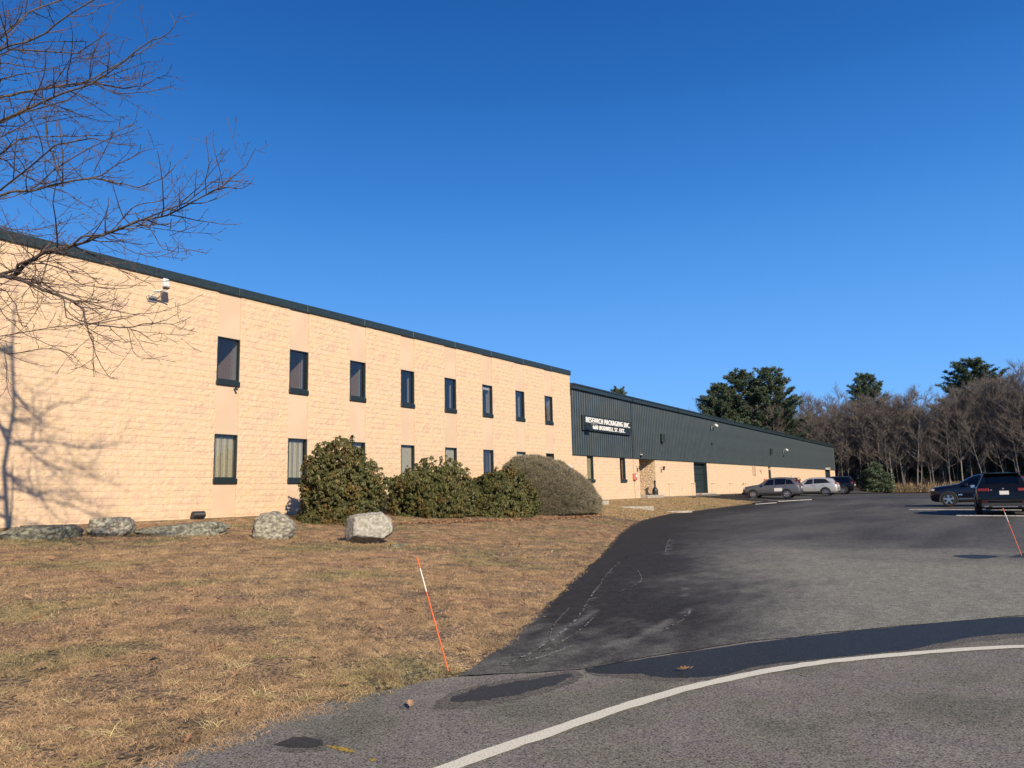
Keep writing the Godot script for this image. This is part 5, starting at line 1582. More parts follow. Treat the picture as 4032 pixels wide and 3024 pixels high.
func oak_leaf(r: RandomNumberGenerator, l: float) -> MB:
	var m := MB.new()
	var half := [Vector2(0, 0), Vector2(0.12, 0.10), Vector2(0.07, 0.22), Vector2(0.30, 0.34), Vector2(0.10, 0.46), Vector2(0.34, 0.62), Vector2(0.12, 0.72), Vector2(0.20, 0.88), Vector2(0.0, 1.0)]
	var curl := r.randf_range(0.3, 1.1)
	var f := func(q: Vector2, s: float) -> Vector3: return Vector3(q.x * s, curl * (absf(q.x) * 0.7 + 0.35 * pow(q.y - 0.5, 2.0)), q.y - 0.5) * l
	for i in half.size() - 1:
		for s in [-1.0, 1.0]:
			var a: Vector3 = f.call(Vector2(0, half[i].y), s)
			var b: Vector3 = f.call(half[i], s)
			var c: Vector3 = f.call(half[i + 1], s)
			var d: Vector3 = f.call(Vector2(0, half[i + 1].y), s)
			if s > 0: m.quad(a, d, c, b)
			else: m.quad(a, b, c, d)
	m.tube(PackedVector3Array([Vector3(0, 0.0, -0.5) * l, Vector3(0, 0.1, -0.75) * l]), PackedFloat32Array([0.003, 0.002]), 4)
	return m

func make_litter() -> void:
	var r := RandomNumberGenerator.new()
	r.seed = 61
	# single leaves one can point to
	var cols := [lin(0.40, 0.20, 0.10), lin(0.30, 0.16, 0.09), lin(0.46, 0.27, 0.14)]
	for q in [[3.6, -5.55, "curled brown oak leaf on the lawn near the road, leftmost of the near leaves"], [4.75, -4.75, "brown leaf lying at the very edge of the road"], [4.62, -3.95, "reddish brown oak leaf on the road beside the damp patch"], [6.62, -2.55, "brown leaf floating in the long puddle"], [9.4, -13.2, "dry leaf on the lawn below the upright boulder"], [11.3, -12.6, "pair-pointed dry leaf on the lawn left of the stake tip"], [6.9, -12.9, "curled dry leaf on the far left of the lawn"], [5.2, -10.1, "wide tan oak leaf on the left part of the lawn"], [6.2, -10.6, "dark curled leaf on the left part of the lawn"], [12.2, -10.6, "pale leaf standing in the grass before the white boulder"], [13.5, -8.6, "light leaf lying near the driveway edge"], [10.6, -6.4, "small leaf on the lawn beside the driveway"], [16.5, -7.6, "brown leaf on the dark driveway margin"], [4.3, -6.9, "broad brown leaf in the thin grass near the road"], [7.6, -7.3, "dry leaf on the lawn left of the marker stake"]]:
		var m := mat(cols[r.randi() % 3], 0.8)
		var l := r.randf_range(0.10, 0.15)
		var o := part("fallen_leaf", oak_leaf(r, l).mesh(), m, self)
		o.position = spot(q[0], q[1], 0.035)
		o.rotation = Vector3(r.randf_range(-0.3, 0.3), r.randf() * TAU, r.randf_range(-0.3, 0.3))
		tag(o, q[2], "leaf", "fallen leaves")
	# drift of fallen leaves along the foot of the shrubs
	var shapes := oak_leaf(r, 0.11)
	shapes.c.resize(shapes.v.size())
	shapes.c.fill(Color(1, 1, 1))
	var mm := MultiMesh.new()
	mm.transform_format = MultiMesh.TRANSFORM_3D
	mm.use_colors = true
	mm.mesh = shapes.mesh()
	var places := []
	for i in 2600:
		var u := r.randf()
		var x := lerpf(19.0, 33.5, pow(u, 0.75))
		var z := lerpf(-17.0, -16.15, clampf((x - 20.0) / 8.0, 0, 1)) + (0.0 if x < 31.0 else -(x - 31.0) * 0.42) + absf(r.randfn(0.0, 0.28)) * r.randf_range(-0.8, 1.3)
		places.append([x, z])
	for i in 800:
		var x := r.randf_range(3.0, 34.0)
		places.append([x, r.randf_range(-20.5, look_up(EDGE_X, EDGE_Z, x) - 0.1)])
	mm.instance_count = places.size()
	for i in places.size():
		var p: Array = places[i]
		var s := r.randf_range(0.6, 1.1)
		mm.set_instance_transform(i, Transform3D(Basis.from_euler(Vector3(r.randf_range(-0.7, 0.7), r.randf() * TAU, r.randf_range(-0.7, 0.7))).scaled(Vector3(s, s, s)), spot(p[0], p[1], r.randf_range(0.02, 0.06))))
		mm.set_instance_color(i, Color(0.36, 0.18, 0.095).lerp(Color(0.33, 0.23, 0.145), r.randf()) * r.randf_range(0.6, 1.1))
	var o := MultiMeshInstance3D.new()
	o.name = numbered("leaf_litter")
	o.multimesh = mm
	o.material_override = M.straw
	o.set_meta("kind", "stuff")
	tag(o, "drift of reddish fallen leaves along the foot of the shrubs", "leaves")
	add_child(o)


# ------------------------------------------------------------------ trees
func bend(p: Vector3, d: Vector3, length: float, segs: int, r: RandomNumberGenerator, wander: float, rise: float) -> PackedVector3Array:
	var o := PackedVector3Array([p])
	for i in segs:
		d = (d + Vector3(r.randf_range(-1, 1), r.randf_range(-1, 1), r.randf_range(-1, 1)) * wander + Vector3(0, rise, 0)).normalized()
		p += d * length / segs
		o.append(p)
	return o

func taper(n: int, a: float, b: float) -> PackedFloat32Array:
	var o := PackedFloat32Array()
	for i in n: o.append(lerpf(a, b, float(i) / (n - 1)))
	return o

func twiggy(m: MB, line: PackedVector3Array, r0: float, r1: float, r: RandomNumberGenerator, level: int, reach: float) -> void:
	# side shoots along a branch, then finer shoots along those, mostly in the plane of the spray
	var total := 0.0
	for i in line.size() - 1: total += line[i].distance_to(line[i + 1])
	var step: float = [0.17, 0.135, 0.11][level]
	var s := total * (0.08 if level == 0 else 0.18)
	var flip := 1.0
	var plane := Vector3(r.randf_range(-0.5, 0.5), 1.0, r.randf_range(-0.5, 0.5)).normalized()
	while s < total:
		var left := s
		var k := 0
		while k < line.size() - 2 and left > line[k].distance_to(line[k + 1]):
			left -= line[k].distance_to(line[k + 1])
			k += 1
		var d := (line[k + 1] - line[k]).normalized()
		var p := line[k].move_toward(line[k + 1], left)
		var away := 1.0 - s / total
		flip = -flip
		var side := (d.cross(plane).normalized() * flip + Vector3(r.randf_range(-1, 1), r.randf_range(-0.7, 0.8), r.randf_range(-1, 1)) * 0.7).normalized()
		var dd := (d * r.randf_range(0.35, 1.0) + side * r.randf_range(0.6, 1.0)).normalized()
		var l := reach * (0.35 + 0.65 * away) * (0.35 + 1.25 * pow(r.randf(), 1.7))
		var rr := lerpf(r0, r1, s / total)
		var thick := minf(rr * 0.6, [0.011, 0.0072, 0.0052][level])
		var q := bend(p, dd, l, [5, 4, 2][level], r, [0.20, 0.22, 0.2][level], 0.055)
		m.tube(q, taper(q.size(), thick, 0.0036), 4 if level == 0 else 3)
		if level < 2: twiggy(m, q, thick, 0.0032, r, level + 1, l * (0.52 if level == 0 else 0.42))
		s += step * r.randf_range(0.6, 1.7)

func make_near_tree() -> void:
	var foot := spot(5.75, -14.85)
	var t := thing("bare_tree", "large leafless tree at the left edge whose branches reach across the sky and wall", "tree", foot)
	var r := RandomNumberGenerator.new()
	r.seed = 77
	# trunk, just outside the picture, with a flare of roots
	var tr := MB.new()
	tr.tinted = true
	tr.tint = Color(0.135, 0.115, 0.098)
	var spine := PackedVector3Array([Vector3(5.83, 0.45, -14.83), Vector3(5.79, 0.49, -14.80), Vector3(5.65, 1.33, -14.42), Vector3(5.43, 3.18, -14.48), Vector3(5.13, 5.18, -13.67), Vector3(4.99, 7.25, -13.91), Vector3(4.80, 9.16, -13.34), Vector3(4.64, 10.84, -13.33), Vector3(4.52, 12.46, -13.11)])
	var local := PackedVector3Array()
	for q in spine: local.append(q - foot)
	tr.tube(local, PackedFloat32Array([0.27, 0.13, 0.088, 0.074, 0.064, 0.054, 0.042, 0.03, 0.01]), 12)
	# two lesser stems fork off low down
	for q in [[-0.9, 0.5, 0.07, 6.5], [-0.2, -1.0, 0.065, 7.0], [0.1, -0.6, 0.06, 5.5]]:
		var st := bend(local[1] + Vector3(0, 0.35, 0), Vector3(q[0] * 0.35, 1, q[1] * 0.35).normalized(), q[3], 9, r, 0.07, 0.05)
		tr.tube(st, taper(st.size(), q[2], 0.012), 8)
	for k in 6:
		var a := TAU * k / 6.0 + 0.3
		tr.tube(PackedVector3Array([Vector3(cos(a) * 0.1, 0.3, sin(a) * 0.1), Vector3(cos(a) * 0.4, 0.07, sin(a) * 0.4), Vector3(cos(a) * 0.85, -0.08, sin(a) * 0.85)]), PackedFloat32Array([0.11, 0.08, 0.03]), 8)
	part("trunk", tr.mesh(), M.bark, t)
	# limbs: [grows from the trunk, thickness at each end, course]
	var limbs := [
		[1, 0.027, 0.009, [Vector3(5.21, 9.06, -13.09), Vector3(5.51, 9.59, -12.85), Vector3(5.86, 9.90, -12.57), Vector3(6.20, 10.26, -12.30)]],
		[1, 0.025, 0.008, [Vector3(4.93, 8.45, -12.35), Vector3(5.16, 8.56, -11.74), Vector3(5.29, 8.74, -11.27), Vector3(5.44, 8.94, -10.76), Vector3(5.54, 9.08, -10.35)]],
		[1, 0.035, 0.006, [Vector3(5.42, 8.25, -13.44), Vector3(5.63, 8.36, -13.27), Vector3(5.98, 8.50, -12.89), Vector3(6.30, 8.63, -12.56), Vector3(6.61, 8.95, -12.20), Vector3(6.90, 9.26, -11.87), Vector3(7.12, 9.53, -11.65)]],
		[1, 0.028, 0.005, [Vector3(5.04, 7.38, -12.45), Vector3(5.32, 7.59, -11.80), Vector3(5.48, 7.71, -11.35), Vector3(5.61, 7.77, -10.95), Vector3(5.73, 7.95, -10.56), Vector3(5.88, 8.21, -10.09), Vector3(6.01, 8.32, -9.69), Vector3(6.03, 8.57, -9.41)]],
		[0, 0.014, 0.003, [Vector3(5.67, 7.83, -11.06), Vector3(5.94, 7.78, -10.73), Vector3(6.13, 7.83, -10.50), Vector3(6.32, 7.98, -10.23), Vector3(6.49, 7.96, -10.06)]],
		[0, 0.014, 0.003, [Vector3(5.81, 8.30, -12.52), Vector3(6.03, 8.30, -12.02), Vector3(6.28, 8.43, -11.45), Vector3(6.43, 8.52, -11.05), Vector3(6.56, 8.50, -10.70)]],
		[1, 0.023, 0.004, [Vector3(5.31, 7.08, -13.01), Vector3(5.45, 7.30, -12.86), Vector3(5.62, 7.41, -12.69), Vector3(6.03, 7.44, -12.15), Vector3(6.33, 7.48, -11.80), Vector3(6.61, 7.71, -11.43)]],
		[1, 0.027, 0.004, [Vector3(5.02, 6.13, -12.21), Vector3(5.22, 6.15, -11.73), Vector3(5.41, 6.21, -11.25), Vector3(5.62, 6.23, -10.74), Vector3(5.78, 6.12, -10.36), Vector3(5.88, 6.02, -10.06), Vector3(6.00, 6.10, -9.67), Vector3(6.03, 6.24, -9.42)]],
		[0, 0.016, 0.005, [Vector3(5.46, 6.26, -11.35), Vector3(5.32, 6.88, -11.51), Vector3(5.27, 7.39, -11.56), Vector3(5.19, 7.80, -11.66)]],
		[0, 0.014, 0.003, [Vector3(5.30, 6.22, -11.91), Vector3(5.59, 6.67, -11.52), Vector3(5.90, 7.00, -11.14), Vector3(6.19, 7.23, -10.83), Vector3(6.32, 7.32, -10.78)]],
		[0, 0.011, 0.003, [Vector3(5.64, 6.24, -10.77), Vector3(5.84, 6.47, -10.45), Vector3(6.00, 6.63, -10.21), Vector3(6.13, 6.69, -10.04)]],
		[1, 0.048, 0.004, [Vector3(5.29, 5.04, -12.67), Vector3(5.35, 4.98, -12.44), Vector3(5.36, 5.03, -12.27), Vector3(5.39, 5.15, -12.05), Vector3(5.42, 5.21, -11.84), Vector3(5.48, 5.28, -11.58), Vector3(5.58, 5.30, -11.27), Vector3(5.68, 5.34, -10.95), Vector3(5.74, 5.40, -10.69), Vector3(5.95, 5.54, -10.18), Vector3(6.14, 5.61, -9.71), Vector3(6.31, 5.79, -9.26), Vector3(6.42, 5.94, -8.90), Vector3(6.52, 6.16, -8.54), Vector3(6.52, 6.37, -8.33)]],
		[0, 0.012, 0.003, [Vector3(6.10, 5.58, -9.64), Vector3(6.14, 5.71, -9.43), Vector3(6.22, 5.91, -9.14), Vector3(6.31, 6.25, -8.80), Vector3(6.33, 6.38, -8.63)]],
		[0, 0.009, 0.003, [Vector3(6.26, 5.76, -9.19), Vector3(6.40, 5.89, -8.89), Vector3(6.56, 5.88, -8.60), Vector3(6.60, 6.00, -8.45)]],
		[0, 0.012, 0.003, [Vector3(5.78, 5.43, -10.77), Vector3(5.92, 5.57, -10.63), Vector3(6.05, 5.85, -10.48), Vector3(6.20, 5.94, -10.34), Vector3(6.39, 6.07, -10.14), Vector3(6.50, 6.51, -9.96)]],
		[0, 0.009, 0.003, [Vector3(5.95, 5.54, -10.18), Vector3(6.06, 5.41, -9.96), Vector3(6.15, 5.13, -9.83), Vector3(6.25, 5.08, -9.61), Vector3(6.32, 5.08, -9.43)]],
		[0, 0.009, 0.003, [Vector3(5.78, 5.43, -10.77), Vector3(5.90, 5.27, -10.51), Vector3(6.07, 5.08, -10.19), Vector3(6.19, 5.04, -9.89), Vector3(6.35, 4.98, -9.55)]],
		[0, 0.031, 0.003, [Vector3(5.39, 5.01, -12.53), Vector3(5.42, 4.96, -12.38), Vector3(5.56, 4.82, -12.10), Vector3(5.69, 4.69, -11.81), Vector3(5.81, 4.57, -11.55), Vector3(5.89, 4.41, -11.36), Vector3(5.90, 4.22, -11.29), Vector3(6.05, 4.15, -10.97), Vector3(6.18, 4.11, -10.68), Vector3(6.32, 4.14, -10.33), Vector3(6.47, 4.11, -10.00), Vector3(6.57, 4.20, -9.72)]],
		[0, 0.011, 0.003, [Vector3(5.87, 4.21, -11.24), Vector3(5.94, 3.93, -11.17), Vector3(6.01, 3.66, -11.10), Vector3(6.10, 3.41, -10.99), Vector3(6.16, 3.36, -10.86)]],
		[0, 0.012, 0.003, [Vector3(5.81, 4.56, -11.55), Vector3(5.92, 4.57, -11.43), Vector3(6.14, 4.46, -11.18), Vector3(6.37, 4.38, -10.90), Vector3(6.60, 4.40, -10.60), Vector3(6.86, 4.55, -10.21)]],
		[0, 0.007, 0.003, [Vector3(6.17, 4.11, -10.66), Vector3(6.19, 3.95, -10.61), Vector3(6.26, 3.68, -10.53), Vector3(6.36, 3.62, -10.33)]],
		[0, 0.007, 0.003, [Vector3(6.17, 4.11, -10.66), Vector3(6.33, 4.03, -10.53), Vector3(6.47, 3.91, -10.44), Vector3(6.60, 3.97, -10.32)]],
		[1, 0.016, 0.003, [Vector3(5.38, 4.13, -13.07), Vector3(5.50, 3.88, -12.83), Vector3(5.62, 3.88, -12.52), Vector3(5.82, 3.92, -12.09), Vector3(5.98, 3.78, -11.75), Vector3(6.05, 3.58, -11.57)]],
		[0, 0.008, 0.003, [Vector3(5.49, 3.88, -12.81), Vector3(5.50, 3.68, -12.75), Vector3(5.52, 3.35, -12.71), Vector3(5.60, 3.06, -12.57)]],
		[1, 0.012, 0.003, [Vector3(5.45, 4.64, -13.13), Vector3(5.50, 4.53, -12.97), Vector3(5.64, 4.25, -12.70), Vector3(5.80, 4.05, -12.38), Vector3(5.95, 3.90, -12.06), Vector3(6.07, 3.65, -11.82)]],
		[0, 0.012, 0.003, [Vector3(5.46, 5.20, -12.22), Vector3(5.68, 5.16, -11.96), Vector3(5.83, 5.09, -11.81), Vector3(5.95, 4.92, -11.73), Vector3(6.14, 4.85, -11.51), Vector3(6.38, 4.83, -11.21), Vector3(6.56, 4.93, -10.97), Vector3(6.68, 5.13, -10.79)]],
		[0, 0.009, 0.003, [Vector3(5.52, 5.30, -11.66), Vector3(5.46, 4.82, -11.77), Vector3(5.45, 4.51, -11.78), Vector3(5.51, 4.24, -11.65)]],
		[1, 0.016, 0.003, [Vector3(5.38, 7.11, -13.19), Vector3(5.56, 6.83, -12.87), Vector3(5.77, 6.60, -12.48), Vector3(6.02, 6.36, -12.03), Vector3(6.24, 6.05, -11.66), Vector3(6.33, 5.90, -11.44)]],
		[1, 0.012, 0.003, [Vector3(5.57, 6.03, -13.47), Vector3(5.87, 6.02, -13.11), Vector3(6.14, 6.13, -12.77), Vector3(6.37, 6.31, -12.45)]],
		[1, 0.012, 0.003, [Vector3(5.32, 4.83, -12.69), Vector3(5.46, 4.59, -12.50), Vector3(5.53, 4.27, -12.42), Vector3(5.58, 4.23, -12.33), Vector3(5.63, 4.03, -12.26)]],
		[1, 0.011, 0.003, [Vector3(5.47, 5.52, -13.16), Vector3(5.66, 5.52, -12.92), Vector3(5.87, 5.56, -12.64), Vector3(6.02, 5.50, -12.46)]],
		[1, 0.014, 0.003, [Vector3(5.09, 8.43, -12.71), Vector3(5.33, 8.43, -12.51), Vector3(5.62, 8.45, -12.25), Vector3(5.94, 8.61, -11.89), Vector3(6.21, 8.76, -11.63)]],
		[1, 0.012, 0.003, [Vector3(5.17, 7.25, -12.73), Vector3(5.40, 7.42, -12.45), Vector3(5.72, 7.56, -12.03), Vector3(6.05, 7.64, -11.61), Vector3(6.39, 7.63, -11.19)]]
	]
	var lm := MB.new()
	lm.tinted = true
	var tw := MB.new()
	tw.tinted = true
	for b in limbs:
		var p := PackedVector3Array()
		if b[0] == 1:
			var first: Vector3 = b[3][0]
			var best: Vector3 = spine[2]
			for k in range(1, spine.size() - 1):
				for s in 8:
					var q := spine[k].lerp(spine[k + 1], s / 8.0)
					if absf(q.y - (first.y - 0.35)) < absf(best.y - (first.y - 0.35)): best = q
			p.append(best - foot)
			p.append(best.lerp(first, 0.5) - foot + Vector3(0, 0.05, 0))
		for q in b[3]: p.append(q - foot)
		# smooth the course
		var fine := PackedVector3Array()
		for i in p.size() - 1:
			for s in 3:
				fine.append(p[i].cubic_interpolate(p[i + 1], p[maxi(i - 1, 0)], p[mini(i + 2, p.size() - 1)], s / 3.0) + Vector3(r.randf_range(-1, 1), r.randf_range(-1, 1), r.randf_range(-1, 1)) * 0.012)
		fine.append(p[-1])
		lm.tint = Color(0.15, 0.128, 0.11) if b[1] > 0.02 else Color(0.115, 0.085, 0.072)
		lm.tube(fine, taper(fine.size(), b[1] * 0.85, b[2] * 0.85), 7)
		tw.tint = Color(0.118, 0.09, 0.08)
		twiggy(tw, fine, b[1], b[2], r, 0, clampf(b[1] * 40.0, 0.7, 1.5))
	# lesser branches that keep the main ones company
	for b in limbs:
		if b[1] < 0.011: continue
		for copy in 1:
			var p := PackedVector3Array()
			var shift := Vector3(r.randf_range(-0.5, 0.3), r.randf_range(-0.45, 0.55), r.randf_range(-0.7, 0.7))
			var m: int = b[3].size()
			var last := maxi(3, int(m * r.randf_range(0.55, 0.9)))
			for i in last:
				var u := float(i) / maxf(1.0, last - 1.0)
				p.append(b[3][i] - foot + shift * minf(1.0, u * 2.0 + 0.15) + Vector3(r.randf_range(-1, 1), r.randf_range(-1, 1), r.randf_range(-1, 1)) * 0.09)
			lm.tint = Color(0.13, 0.105, 0.09)
			lm.tube(p, taper(p.size(), b[1] * 0.55, 0.005), 5)
			twiggy(tw, p, b[1] * 0.55, 0.005, r, 0, 0.8)
	# the half of the crown that hangs outside the picture
	for k in 12:
		var a := r.randf_range(PI * 0.45, PI * 1.45)
		var i := 3 + k % 4
		var p0 := spine[i].lerp(spine[i + 1], r.randf()) - foot
		var dir := Vector3(cos(a), r.randf_range(0.2, 0.8), -sin(a) * 0.8 + 0.2).normalized()
		var q := bend(p0, dir, r.randf_range(2.2, 4.2), 7, r, 0.16, 0.05)
		lm.tint = Color(0.15, 0.128, 0.11)
		lm.tube(q, taper(q.size(), 0.05, 0.006), 6)
		twiggy(tw, q, 0.05, 0.006, r, 0, 1.2)
	part("limbs", lm.mesh(), M.bark, t)
	part("twigs", tw.mesh(), M.tinted, t).set_meta("kind", "stuff")


func bare_shape(seed_: int, h: float) -> Array:      # [trunk mesh, crown mesh] of a leafless woodland tree
	var r := RandomNumberGenerator.new()
	r.seed = seed_
	var tr := MB.new()
	tr.tinted = true
	var pale := seed_ % 3 == 0
	tr.tint = Color(0.32, 0.295, 0.27) if pale else Color(0.19, 0.17, 0.15)
	var lean := Vector3(r.randf_range(-0.10, 0.10), 1, r.randf_range(-0.10, 0.10))
	var sp := bend(Vector3(0, -0.3, 0), lean.normalized(), h, 9, r, 0.045, 0.02)
	tr.tube(sp, taper(sp.size(), r.randf_range(0.09, 0.15), 0.02), 6)
	var cr := MB.new()
	cr.tinted = true
	var n := 30
	for i in n:
		var u := lerpf(0.30, 0.98, pow(float(i) / n, 0.85))
		var f := u * (sp.size() - 1)
		var k := mini(int(f), sp.size() - 2)
		var p := sp[k].lerp(sp[k + 1], f - k)
		var a := r.randf() * TAU
		var l := h * (0.34 - 0.24 * u) * r.randf_range(0.6, 1.2)
		var limb := bend(p, Vector3(cos(a), r.randf_range(0.35, 1.1), sin(a)).normalized(), l, 4, r, 0.16, 0.08)
		cr.tint = tr.tint * (0.85 if pale else 1.0)
		cr.tube(limb, taper(limb.size(), 0.038 * (1.25 - u), 0.012), 3)
		cr.tint = Color(0.175, 0.145, 0.122).lerp(Color(0.145, 0.128, 0.118), r.randf())
		for j in 9:
			var g := r.randf_range(0.2, 1.0) * (limb.size() - 1)
			var m := mini(int(g), limb.size() - 2)
			var q := limb[m].lerp(limb[m + 1], g - m)
			var bd := ((limb[m + 1] - limb[m]).normalized() + Vector3(r.randf_range(-1, 1), r.randf_range(-0.3, 1), r.randf_range(-1, 1)) * 0.8).normalized()
			var e := q + bd * r.randf_range(0.5, 1.25)
			cr.tube(PackedVector3Array([q, e]), PackedFloat32Array([0.014, 0.008]), 3)
			for w in 12:
				var z := q.lerp(e, r.randf_range(0.25, 1.0))
				var d := (bd + Vector3(r.randf_range(-1, 1), r.randf_range(-0.2, 1), r.randf_range(-1, 1)) * 0.9).normalized() * r.randf_range(0.35, 0.8)
				var s := d.cross(Vector3(r.randf_range(-1, 1), r.randf_range(-1, 1), r.randf_range(-1, 1))).normalized() * 0.010
				cr.tri(z - s, z + s, z + d)
	return [tr.mesh(), cr.mesh()]

func pine_shape(seed_: int, h: float, wide: float, bare: float, thick := 1.0, tone := 1.0) -> Array:      # [trunk, crown]
	var r := RandomNumberGenerator.new()
	r.seed = seed_
	var tr := MB.new()
	tr.tinted = true
	tr.tint = Color(0.11, 0.09, 0.075)
	tr.tube(PackedVector3Array([Vector3(0, -0.3, 0), Vector3(0.1, h * 0.5, 0), Vector3(0, h * 0.97, 0)]), PackedFloat32Array([0.30, 0.2, 0.04]), 7)
	var cr := MB.new()
	cr.tinted = true
	var levels := int(h * (1.0 - bare) / 0.62)
	for i in levels:
		var u := float(i) / levels
		var y := h * lerpf(bare, 0.985, u)
		var reach := wide * 0.5 * (pow(1.0 - u, 0.5) * (0.55 + 0.45 * minf(1.0, u * 4.0 + 0.35))) + 0.25
		var arms := 8 if u < 0.8 else 5
		for k in arms:
			if r.randf() < 0.10: continue
			var a := TAU * (k + r.randf_range(-0.35, 0.35)) / arms + i * 0.9
			var l := reach * r.randf_range(0.62, 1.18)
			var e := r.randf_range(-0.05, 0.22) + 0.5 * u
			var arm := bend(Vector3(0, y, 0), Vector3(cos(a), e, sin(a)).normalized(), l, 4, r, 0.07, 0.045)
			cr.tint = Color(0.09, 0.07, 0.055)
			cr.tube(arm, taper(arm.size(), 0.05, 0.012), 3)
			var tufts := int((l * 10.0 + 5.0) * thick)
			for t in tufts:
				var g := lerpf(0.30, 1.0, pow(float(t) / tufts, 0.8))
				var f := g * (arm.size() - 1)
				var m := mini(int(f), arm.size() - 2)
				var p := arm[m].lerp(arm[m + 1], f - m) + Vector3(r.randf_range(-1, 1), r.randf_range(-0.3, 0.7), r.randf_range(-1, 1)) * 0.34
				var shade := r.randf_range(0.75, 1.3) * tone
				var base := Color(0.072, 0.105, 0.062).lerp(Color(0.12, 0.14, 0.062), clampf(r.randf() * 1.5 - 0.8, 0, 1)) * shade
				for w in 11:
					var d := Vector3(r.randf_range(-1, 1) + cos(a) * 0.5, r.randf_range(-0.35, 1.0), r.randf_range(-1, 1) + sin(a) * 0.5).normalized() * r.randf_range(0.28, 0.55)
					var s := d.cross(Vector3(r.randf_range(-1, 1), r.randf_range(-1, 1), r.randf_range(-1, 1))).normalized() * 0.05
					cr.tint = base
					cr.tri(p - s, p + s, p + d)
	return [tr.mesh(), cr.mesh()]

func put_tree(called: String, label: String, group: String, shape: Array, at: Vector3, turn: float, sc: Vector3, crown_mat: Material) -> void:
	var t := thing(called, label, "tree", at, turn, group)
	part("trunk", shape[0], M.bark, t).scale = sc
	part("crown", shape[1], crown_mat, t).scale = sc

